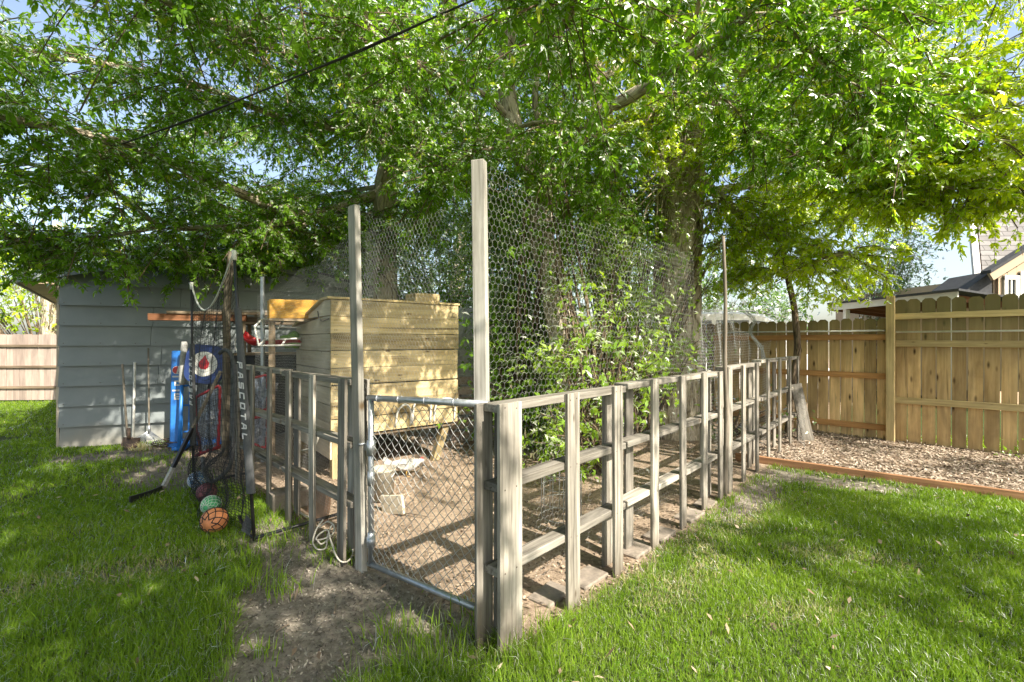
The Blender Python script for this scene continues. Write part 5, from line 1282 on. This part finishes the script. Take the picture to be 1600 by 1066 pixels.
# T: dark tree behind the coop with the long low limbs to the left
T1 = [V(-2.22, 8.0, -.1), px(604, 520, 8.0), px(601, 330, 8.0), px(608, 262, 8.0), px(640, 185, 7.8), px(675, 80, 7.4), px(702, 0, 7.2), V(-.8, 6.6, 7.6)]
tree('tall dark tree behind the coop with long low limbs over the shed', V(-2.22, 8.0, 0), [(T1, [.26, .21, .19, .18, .15, .13, .11, .06], 18)],
     [([px(597, 300, 8.0), px(520, 328, 7.6), px(470, 335, 7.2), px(400, 312, 6.7), px(340, 287, 6.3), px(250, 248, 5.7), px(180, 222, 5.2), px(40, 190, 4.4), px(-90, 165, 3.8)], .095, .036, 8.5, .85, .12, .078),
      ([px(500, 336, 7.4), px(430, 350, 7.0), px(330, 356, 6.6), px(250, 352, 6.2), px(200, 312, 5.9), px(130, 280, 5.5), px(40, 255, 5.0), px(-90, 240, 4.5)], .05, .018, 9, .8, .1, .078),
      ([px(490, 345, 7.2), px(410, 385, 7.0), px(340, 398, 6.8), px(230, 402, 6.4), px(120, 392, 6.0)], .035, .012, 11, .5, .1, .072, .05),
      ([px(260, 352, 6.2), px(180, 368, 5.8), px(90, 380, 5.5), px(0, 372, 5.2), px(-90, 350, 5.0)], .03, .010, 11, .62, .1, .075, .0),
      ([px(650, 160, 7.7), px(560, 120, 7.0), px(450, 80, 6.2), px(350, 40, 5.4), px(250, 0, 4.6), px(120, -40, 3.9)], .075, .02, 8, 1.0, .15, .08),
      ([px(620, 230, 7.9), px(540, 205, 7.3), px(430, 180, 6.6), px(300, 130, 6.0), px(160, 100, 5.4), px(0, 80, 4.8), px(-120, 50, 4.3)], .06, .018, 8, .95, .12, .08),
      ([px(690, 40, 7.2), px(580, 20, 6.2), px(430, -40, 5.2), px(250, -120, 4.2)], .07, .02, 7, 1.1, .15, .08),
      ([px(640, 185, 7.8), px(660, 220, 7.2), px(700, 270, 6.9)], .03, .01, 10, .7, .1, .075, -.1),
      ([px(675, 80, 7.4), px(640, 110, 6.6), px(590, 170, 6.2), px(570, 220, 6.0)], .035, .01, 10, .75, .1, .075, -.1),
      ([px(604, 300, 8.0), px(640, 330, 7.6), px(680, 360, 7.4)], .03, .01, 8, .6, .2, .07, -.1),
      ([px(600, 320, 8.0), px(560, 350, 8.2), px(520, 390, 8.4)], .07, .03, 6, .8, .2, .075),
      ([px(610, 262, 8.0), px(700, 230, 8.0), px(790, 210, 7.6)], .05, .015, 7, .9, .15, .075),
      ([px(702, 0, 7.2), V(-1.5, 5.2, 5.8), V(-2.2, 3.2, 5.6), V(-1.8, 1.0, 5.5), V(-.6, -.8, 5.5), V(1.0, -2.6, 5.3), V(2.6, -4.4, 5.0)], .07, .02, 9, 1.35, .2, .085),  # carried overhead out of view so its leaves shade the left lawn
      ([px(601, 330, 8.0), px(560, 340, 7.6), px(500, 370, 7.4), px(440, 400, 7.3)], .04, .012, 11, .6, .1, .072, .0),
      ([px(601, 340, 8.0), px(560, 380, 8.2), px(480, 410, 8.6), px(380, 400, 9.0)], .04, .012, 11, .8, .1, .075, .1),
      ([px(603, 290, 8.0), px(540, 300, 8.6), px(440, 320, 9.2), px(330, 340, 9.8)], .05, .012, 10, .9, .1, .08, .1),
      ([px(675, 80, 7.4), V(-2.4, 8.2, 7.0), V(-3.6, 8.6, 7.4), V(-5.2, 8.8, 7.4)], .08, .02, 7, 1.3, .1, .09),
      ([px(640, 185, 7.8), V(-3.2, 8.6, 5.6), V(-4.8, 8.8, 5.6), V(-6.6, 8.6, 5.2)], .08, .02, 8, 1.2, .1, .085),
      ([V(-.8, 6.6, 7.6), V(-2.2, 5.6, 7.2), V(-3.8, 4.8, 6.8), V(-5.4, 4.2, 6.2)], .06, .02, 7, 1.3, .1, .09),
      ([V(-2.2, 3.2, 5.6), V(-3.6, 1.6, 5.5), V(-3.4, -.4, 5.4), V(-2.0, -2.4, 5.2), V(-.5, -4, 5.0)], .04, .015, 10, 1.5, .1, .085),  # this limb and the next are unseen, added to deepen the left lawn's shade
      ([V(-3.6, 1.6, 5.5), V(-5.0, .4, 5.2), V(-4.4, -1.8, 5.2), V(-2.6, -3.8, 5.0)], .03, .012, 9, 1.5, .1, .085),
      ])
# T: thick trunked tree on the right with the bright crown
T4 = [V(2.66, 7.4, -.1), px(1058, 620, 7.4), px(1056, 520, 7.4), px(1060, 400, 7.4), px(1062, 300, 7.4), px(1066, 230, 7.4), px(1085, 140, 7.4), px(1105, 40, 7.5), V(3.3, 7.6, 7.4), V(3.5, 7.8, 9.0)]
tree('thick furrowed trunk tree nearest the plank fence, its bright crown spread to the right', V(2.66, 7.4, 0), [(T4, [.50, .42, .37, .36, .35, .35, .28, .22, .17, .08], 26)],
     [([px(1098, 283, 7.35), px(1150, 328, 7.0), px(1217, 360, 6.7), px(1272, 398, 6.4), px(1330, 395, 6.1)], .078, .03, 10, .7, .15, .08),
      ([px(1080, 175, 7.4), px(1150, 168, 7.2), px(1230, 190, 6.8), px(1330, 240, 6.2), px(1450, 270, 5.6), px(1620, 285, 5.2)], .12, .03, 10, .85, .12, .085),
      ([px(1090, 105, 7.4), px(1160, 110, 7.0), px(1300, 110, 6.4), px(1450, 130, 5.6), px(1640, 150, 5.0)], .10, .028, 10, .9, .12, .088),
      ([px(1100, 50, 7.5), px(1200, 10, 7.0), px(1350, -30, 6.4), px(1520, -40, 5.8)], .09, .025, 8, 1.0, .12, .085),
      ([px(1300, 300, 6.2), px(1390, 300, 5.6), px(1460, 290, 5.2), px(1540, 305, 5.0), px(1640, 300, 4.9)], .022, .008, 9, .45, .05, .085),
      ([px(1200, 180, 6.9), px(1350, 180, 5.9), px(1480, 205, 5.1), px(1600, 225, 4.6)], .03, .01, 10, .8, .05, .088),
      ([V(3.3, 7.6, 7.4), V(4.6, 8.2, 7.0), V(6.2, 8.6, 6.8), V(8.2, 8.8, 6.2)], .08, .02, 8, 1.3, .1, .09),
      ([px(1085, 140, 7.4), V(4.4, 8.4, 5.6), V(6.0, 9.0, 5.6), V(8.0, 9.2, 5.0)], .08, .02, 9, 1.2, .1, .09),
      ([px(1105, 40, 7.5), V(3.6, 6.6, 6.4), V(4.6, 5.4, 6.2), V(5.6, 4.6, 5.8)], .07, .02, 8, 1.2, .1, .09),
      ([px(1110, 300, 7.4), px(1190, 290, 8.2), px(1300, 310, 9.2), px(1380, 330, 10)], .08, .02, 8, 1.0, .15, .085),
      ([px(1085, 140, 7.4), px(1060, 60, 6.8), px(1010, -40, 6.0), px(940, -160, 5.0)], .08, .02, 8, 1.0, .15, .085),
      ([px(1066, 230, 7.4), px(1100, 215, 6.9), px(1150, 230, 6.5)], .03, .01, 9, .7, .1, .075, -.1),
      ([px(1080, 160, 7.4), px(1040, 150, 6.7), px(1010, 190, 6.3)], .03, .01, 10, .7, .1, .075, -.1),
      ([px(1066, 330, 7.4), px(1120, 320, 7.2), px(1160, 370, 7.0)], .03, .01, 8, .6, .3, .07, -.1),
      ([px(1066, 230, 7.4), px(1010, 200, 7.2), px(960, 180, 7.0)], .05, .02, 9, .8, .1, .08),
      ([V(3.3, 7.6, 7.4), V(4.6, 6.8, 6.6), V(6.0, 5.6, 5.8), V(6.6, 3.4, 5.6), V(6.9, 1.2, 5.6), V(7.2, -.6, 5.5)], .08, .02, 2.2, 1.1, .25, .088),  # this limb and the next reach out of view to shade the right lawn
      ([V(6.9, 1.2, 5.6), V(7.1, .0, 5.5), V(7.2, -1.2, 5.4), V(7.6, -2.0, 5.2)], .03, .01, 8, 1.0, .0, .088),
      ([V(6.0, 5.6, 5.8), V(7.4, 5.0, 4.6), V(8.6, 4.4, 3.9)], .04, .012, 6, .9, .1, .088),
      ([V(7.4, 5.0, 4.6), V(8.6, 3.4, 5.0), V(9.4, 1.8, 5.3), V(10.2, .4, 5.3)], .04, .012, 2.4, .9, .0, .088),  # offscreen limb added to throw dapples on the chip bed
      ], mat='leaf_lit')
# T: slim trunk between them and the small one by the fence
T3 = [V(1.66, 8.0, -.1), px(957, 560, 8.0), px(944, 430, 8.0), px(944, 330, 8.0), px(950, 250, 8.0), px(930, 110, 8.0), V(1.2, 8, 7.2)]
tree('middle trunk tree standing between the leaning one and the thick one', V(1.66, 8.0, 0), [(T3, [.30, .25, .225, .22, .20, .15, .06], 18)],
     [([px(946, 330, 8.0), px(1000, 300, 8.2), px(1020, 240, 8.4)], .06, .02, 8, .8, .1, .08), ([px(950, 250, 8.0), px(890, 190, 8.2), px(820, 160, 8.4)], .07, .02, 8, 1.0, .1, .08),
      ([px(935, 130, 8.0), px(1010, 70, 8.2), px(1100, 40, 8.4)], .07, .02, 7, 1.1, .1, .08), ([px(935, 130, 8.0), px(860, 60, 8.0), px(760, 30, 8.0)], .07, .02, 7, 1.1, .1, .08), ([px(944, 350, 8.0), px(985, 330, 7.6), px(1015, 360, 7.4)], .03, .01, 10, .6, .1, .075, -.1), ([px(944, 300, 8.0), px(900, 280, 7.6), px(870, 300, 7.4)], .03, .01, 10, .6, .1, .075, -.1), ([px(950, 250, 8), px(720, 200, 8.6), px(560, 200, 9.2)], .04, .01, 8, 1.0, .2, .08),
      ([V(1.2, 8, 7.2), V(2.4, 8.6, 7.8), V(3.6, 9, 8)], .06, .02, 6, 1.3, .1, .085), ([px(935, 130, 8.0), V(.4, 8.6, 6.6), V(-1.2, 9.0, 6.8), V(-2.4, 9.2, 6.6)], .06, .02, 8, 1.2, .1, .09), ([V(1.2, 8, 7.2), V(.6, 7.0, 7.4), V(-.4, 6.2, 7.2)], .05, .02, 7, 1.2, .1, .09)])
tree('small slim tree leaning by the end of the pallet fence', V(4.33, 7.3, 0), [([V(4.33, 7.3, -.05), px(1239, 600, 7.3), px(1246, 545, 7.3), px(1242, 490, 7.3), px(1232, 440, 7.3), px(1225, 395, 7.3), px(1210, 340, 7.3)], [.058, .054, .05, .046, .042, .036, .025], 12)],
     [([px(1230, 425, 7.3), px(1180, 420, 7.2), px(1150, 440, 7.2)], .02, .008, 11, .5, .1, .072), ([px(1226, 400, 7.3), px(1290, 410, 7.2), px(1350, 420, 7.2)], .022, .008, 11, .5, .1, .075), ([px(1210, 340, 7.3), px(1180, 370, 7.6), px(1150, 400, 7.8)], .02, .008, 10, .6, .1, .075)], mat='leaf_lit', barkm='bark_dark')

# ------------------------------------------------------------------ shrubs and trees beyond
def blob(n, c, r, shell=.55):
    u = unit(RNG.normal(0, 1, (n, 3))); k = RNG.uniform(shell**3, 1, n)**(1/3)
    return np.array(c)+u*np.array(r)*k[:, None], u
def bush(name, label, base, blobs, dens, size, mat, cat, trunkpts=None, three=True, stems=8, group=None, keep=None):
    """many leaf clumps inside several ellipsoids, on stems rising from the base"""
    t = thing(name, label, cat, base, group); b = np.array(tuple(base)); P, Dn = [], []
    tw = []
    for (c, r) in blobs:
        ncl = int(dens*r[0]*r[1]*r[2]*4)+6; cc, u = blob(ncl, c, r)
        for k in range(ncl):
            m = RNG.integers(10, 22); e = cc[k]+RNG.normal(0, 1, (m, 3))*np.array([.16, .16, .11])*(1+size*4); P.append(e); Dn.append(np.repeat(u[k][None], m, 0))
            tw.append((cc[k]-u[k]*min(r)*.5, cc[k]+u[k]*.1))
    P, Dn = np.concatenate(P), np.concatenate(Dn); k = P[:, 2] > .05
    if keep is not None: k &= keep(P)
    P, Dn = P[k], Dn[k]; n = len(P)
    d = unit(Dn*.4+RNG.normal(0, .8, (n, 3))-np.array([0, 0, .35])); nr = unit(np.array([[0, 0, 1.]])+Dn*.5+RNG.normal(0, .5, (n, 3)))
    leaf_mesh('leaves' if cat != 'tree' else 'crown', P-b, d, nr, RNG.uniform(.7, 1.3, n)*size, M[mat], t, False, np.clip(RNG.random(n)*.7+.3*fbm(P[:, 0], P[:, 2], 2), 0, 1), three)
    m = MB()
    for (c, r) in blobs:
        for k in range(stems):
            e = Vector(c)+V(random.uniform(-.6, .6)*r[0], random.uniform(-.6, .6)*r[1], random.uniform(-.2, .5)*r[2])-Vector(base); s = V(random.uniform(-.15, .15), random.uniform(-.15, .15), -.05)
            m.tube(spline([s, s.lerp(e, .5)+V(random.uniform(-.1, .1), random.uniform(-.1, .1), .15), e], 4), [.022, .02, .018, .016, .014, .012, .010, .008, .005], 5)
    m.build('stems' if not trunkpts else 'branches', M['bark_dark'], t)
    if trunkpts: trunk_mesh('trunk', [Vector(p)-Vector(base) for p in trunkpts[0]], trunkpts[1], t, M['bark'], 14)
    w = wires('twigs', np.array(tw)-b, .006, M['bark_dark'], t, 3); w['kind'] = 'stuff'
    print('bush', label[:30], n)
    return t
bush('leafy_shrub', 'bright leafy suckers growing up the leaning trunk behind the pallets', V(1.0, 5.45, 0),
     [((.75, 5.2, .55), (.45, .4, .5)), ((1.0, 5.3, 1.15), (.5, .35, .5)), ((1.25, 5.6, 1.7), (.3, .25, .4)), ((.55, 4.9, .4), (.35, .3, .35)), ((1.5, 5.6, 1.0), (.4, .35, .6)), ((1.35, 6.0, 2.2), (.4, .3, .6)), ((1.75, 6.2, 1.5), (.35, .3, .5)), ((.6, 5.4, 1.4), (.3, .25, .3)), ((.72, 5.8, 2.3), (.3, .25, .4)), ((.5, 6.0, 3.6), (.3, .25, .4)), ((1.6, 6.6, 2.8), (.3, .25, .5))], 46, .085, 'leaf_mid', 'shrub')
bush('leafy_shrub', 'leafy growth climbing the middle and thick trunks', V(1.9, 7.2, 0),
     [((1.5, 7.3, 2.4), (.35, .3, 1.0)), ((2.0, 6.9, 1.6), (.5, .35, .7)), ((2.9, 6.95, 2.6), (.3, .2, .6)), ((1.2, 7.0, 3.2), (.5, .4, .6)), ((2.2, 7.2, 3.6), (.35, .3, .5)), ((1.7, 7.3, 4.4), (.4, .3, .6)), ((2.55, 6.95, 1.2), (.3, .2, .6)), ((2.2, 7.0, 2.7), (.3, .2, .5)), ((2.95, 7.0, 3.7), (.3, .2, .5))], 56, .08, 'leaf_mid', 'shrub')
bush('leafy_shrub', 'shaded green undergrowth left of the leaning trunk', V(.2, 6.7, 0),
     [((.15, 6.6, .9), (.55, .45, .85)), ((.35, 6.8, 2.0), (.55, .45, .7)), ((-.15, 7.2, 2.6), (.5, .4, .8)), ((.45, 6.9, 2.9), (.5, .4, .6)), ((.05, 7.0, 3.6), (.5, .4, .6)), ((-.35, 7.6, 1.6), (.4, .3, .7)), ((.3, 5.85, 3.0), (.28, .2, .45)), ((-.1, 6.4, 1.7), (.4, .3, .6)), ((.05, 6.2, .6), (.4, .3, .5))], 80, .09, 'leaf', 'shrub')
bush('lilac_bush', 'tall dark bush behind the coop under the trees', V(-.9, 9.3, 0),
     [((-2.6, 9.6, 2.9), (1.0, .7, 1.3)), ((-1.5, 9.4, 2.9), (1.0, .7, 1.5)), ((-.6, 9.2, 2.7), (.9, .7, 1.6)), ((-1.0, 9.6, 1.3), (1.2, .6, 1.2)), ((-3.6, 10.0, 2.4), (1.0, .6, 1.2)), ((.4, 9.6, 2.4), (.8, .6, 1.6)), ((-1.8, 9.3, 4.2), (1.0, .6, .8)), ((-.4, 9.2, 4.0), (.9, .6, .8)), ((1.0, 9.2, 4.2), (1.0, .6, 1.0)), ((2.2, 9.4, 3.4), (.9, .6, 1.4)), ((-2.2, 7.5, 2.75), (.5, .25, .6))], 34, .085, 'leaf', 'bush', stems=3)
bush('leafy_shrub', 'light green growth at the foot of the plank fence behind the far pallet', V(3.5, 7.3, 0), [((3.3, 7.2, .35), (.4, .3, .4)), ((4.0, 7.1, .3), (.35, .25, .3))], 24, .06, 'leaf_far', 'shrub')
# weeds in the chip bed
bush('weed', 'small green weed in the chip bed by the tall fence', V(6.55, 5.95, 0), [((6.5, 5.75, .05), (.26, .16, .06))], 300, .04, 'leaf', 'weed', stems=3)
bush('weed', 'tiny weed at the right edge of the chip bed', V(6.3, 4.95, 0), [((6.1, 4.95, .04), (.12, .1, .05))], 500, .04, 'leaf', 'weed', stems=3)
bt = 'trees beyond the fences'
bush('background_tree', 'bright tree over the pale fence at the far left', V(-13.5, 13.6, 0), [((-13.6, 13.4, 3.3), (1.8, 1.0, 1.5)), ((-15.6, 13.6, 3.6), (1.8, 1.0, 1.9)), ((-11.9, 14.6, 3.4), (1.5, 1.0, 1.5)), ((-13.5, 14, 5.2), (2.4, 1.2, 1.8)), ((-17.8, 13.5, 4), (1.8, 1.2, 2.2))], 4.2, .14, 'leaf_lit', 'tree', ([V(-13.5, 13.6, -.1), V(-13.5, 13.6, 3), V(-13.4, 13.7, 5)], [.25, .2, .1]), group=bt)
bush('background_tree', 'grey green tree beside the house roof', V(10.6, 14.2, 0), [((11.2, 14.0, 3.6), (.9, .8, 1.3)), ((12.1, 14.4, 4.8), (1.0, .8, 1.5)), ((11.6, 14.2, 2.7), (1.0, .7, .8))], 15, .11, 'leaf_far', 'tree', ([V(11.2, 14.2, -.1), V(11.3, 14.2, 2), V(11.6, 14.2, 4)], [.2, .16, .08]), group=bt)
bush('background_tree', 'tree behind the white van', V(5.5, 14.5, 0), [((5.0, 14.4, 3.4), (1.5, .9, 1.5)), ((7.0, 14.6, 3.2), (1.5, .9, 1.3)), ((8.6, 15.0, 2.5), (1.2, .8, .9)), ((3.2, 14.6, 4.2), (1.6, .9, 1.8))], 9, .13, 'leaf_far', 'tree', ([V(5.5, 14.5, -.1), V(5.5, 14.5, 2), V(5.4, 14.5, 4)], [.22, .18, .08]), group=bt)
bush('background_tree', 'broad tree far behind the dark bush and the coop', V(-2, 17, 0), [((-3, 16.5, 4.6), (2.4, 1, 2.2)), ((.5, 17, 4.4), (2.4, 1, 2.4)), ((-6.5, 17, 4.2), (2.4, 1, 2.4)), ((-9.8, 17, 5.0), (2.2, 1, 2.6)), ((-2.5, 17, 8.0), (3.0, 1.2, 2.4)), ((-5.2, 13.4, 4.4), (1.6, .7, 1.3)), ((-7.8, 13.6, 4.8), (1.8, .7, 1.5)), ((-10.5, 14.0, 5.4), (1.8, .8, 1.6)), ((-3.2, 13, 4.6), (1.4, .6, 1.2))], 3.6, .15, 'leaf_far', 'tree', ([V(-2, 17, -.1), V(-2, 17, 3), V(-1.8, 17, 6)], [.35, .28, .15]), group=bt)
# dry vines hung on the thick trunk, in the shrub behind the posts
def vines(label, c, n, spread, L):
    mb = MB()
    for k in range(n):
        a = Vector(c)+V(random.uniform(-1, 1)*spread[0], random.uniform(-.3, .3)*spread[1]-.02, random.uniform(-1, 1)*spread[2]); d = V(random.uniform(-1, 1), random.uniform(-.3, .1), random.uniform(-1.2, .3))*L
        mb.tube(spline([a, a+d*.4+V(0, -.05, .08), a+d*.75+V(random.uniform(-.1, .1), 0, 0), a+d], 4), [.011]*6+[.007]*7, 5)
    tag(mb.build('dry_vines', M['vine']), label, 'vines')
vines('dry vine stems wrapped round the thick trunk high up', px(1062, 250, 6.98), 44, (.42, .2, .6), .8)
vines('bare pale hanging twigs behind the corner post', px(668, 340, 8.0), 14, (.2, .2, .25), .6)
vines('dead twigs hanging in the dark canopy above the cable', px(400, 60, 5.6), 20, (.25, .3, .3), .6)
def clover():
    x, y = RNG.uniform(-6, 4, 60000), RNG.uniform(1.6, 7, 60000)
    pen, bed, soil, side, tr = zones(x, y); k = (np.maximum.reduce([pen, bed, soil, side]) < -.05) & (fbm(x, y, 1.4, 21) > np.where(x < -1, .50, .62)) & (RNG.random(len(x)) < .55)
    sh = (x-SC.x)*(-SF.y)+(y-SC.y)*SF.x; k &= sh < -.05
    x, y = x[k], y[k]; n = len(x); p = np.stack([x, y, gz(x, y)+RNG.uniform(.015, .06, n)], 1); a = RNG.uniform(0, 6.28, n)
    d = np.stack([np.cos(a), np.sin(a), RNG.normal(.1, .3, n)], 1); nr = unit(np.array([[0, 0, 1.]])+RNG.normal(0, .3, (n, 3)))
    o = leaf_mesh('lawn_clover', p, d, nr, RNG.uniform(.012, .026, n), M['clover'], None, False); tag(o, 'small broad weeds and clover among the lawn grass', 'clover', kind='stuff')
    x, y = RNG.uniform(-5, 5, 700), RNG.uniform(1.7, 6.5, 700)
    pen, bed, soil, side, tr = zones(x, y); k = (pen < -.05) & (bed < 0); x, y = x[k], y[k]
    flakes('fallen_leaves', x, y, gz(x, y)+RNG.uniform(.01, .06, len(x)), RNG.uniform(.025, .06, len(x)), RNG.uniform(.012, .028, len(x)), M['litter'], .5, 'dry fallen leaves scattered over the lawn', 'fallen leaves')
clover()
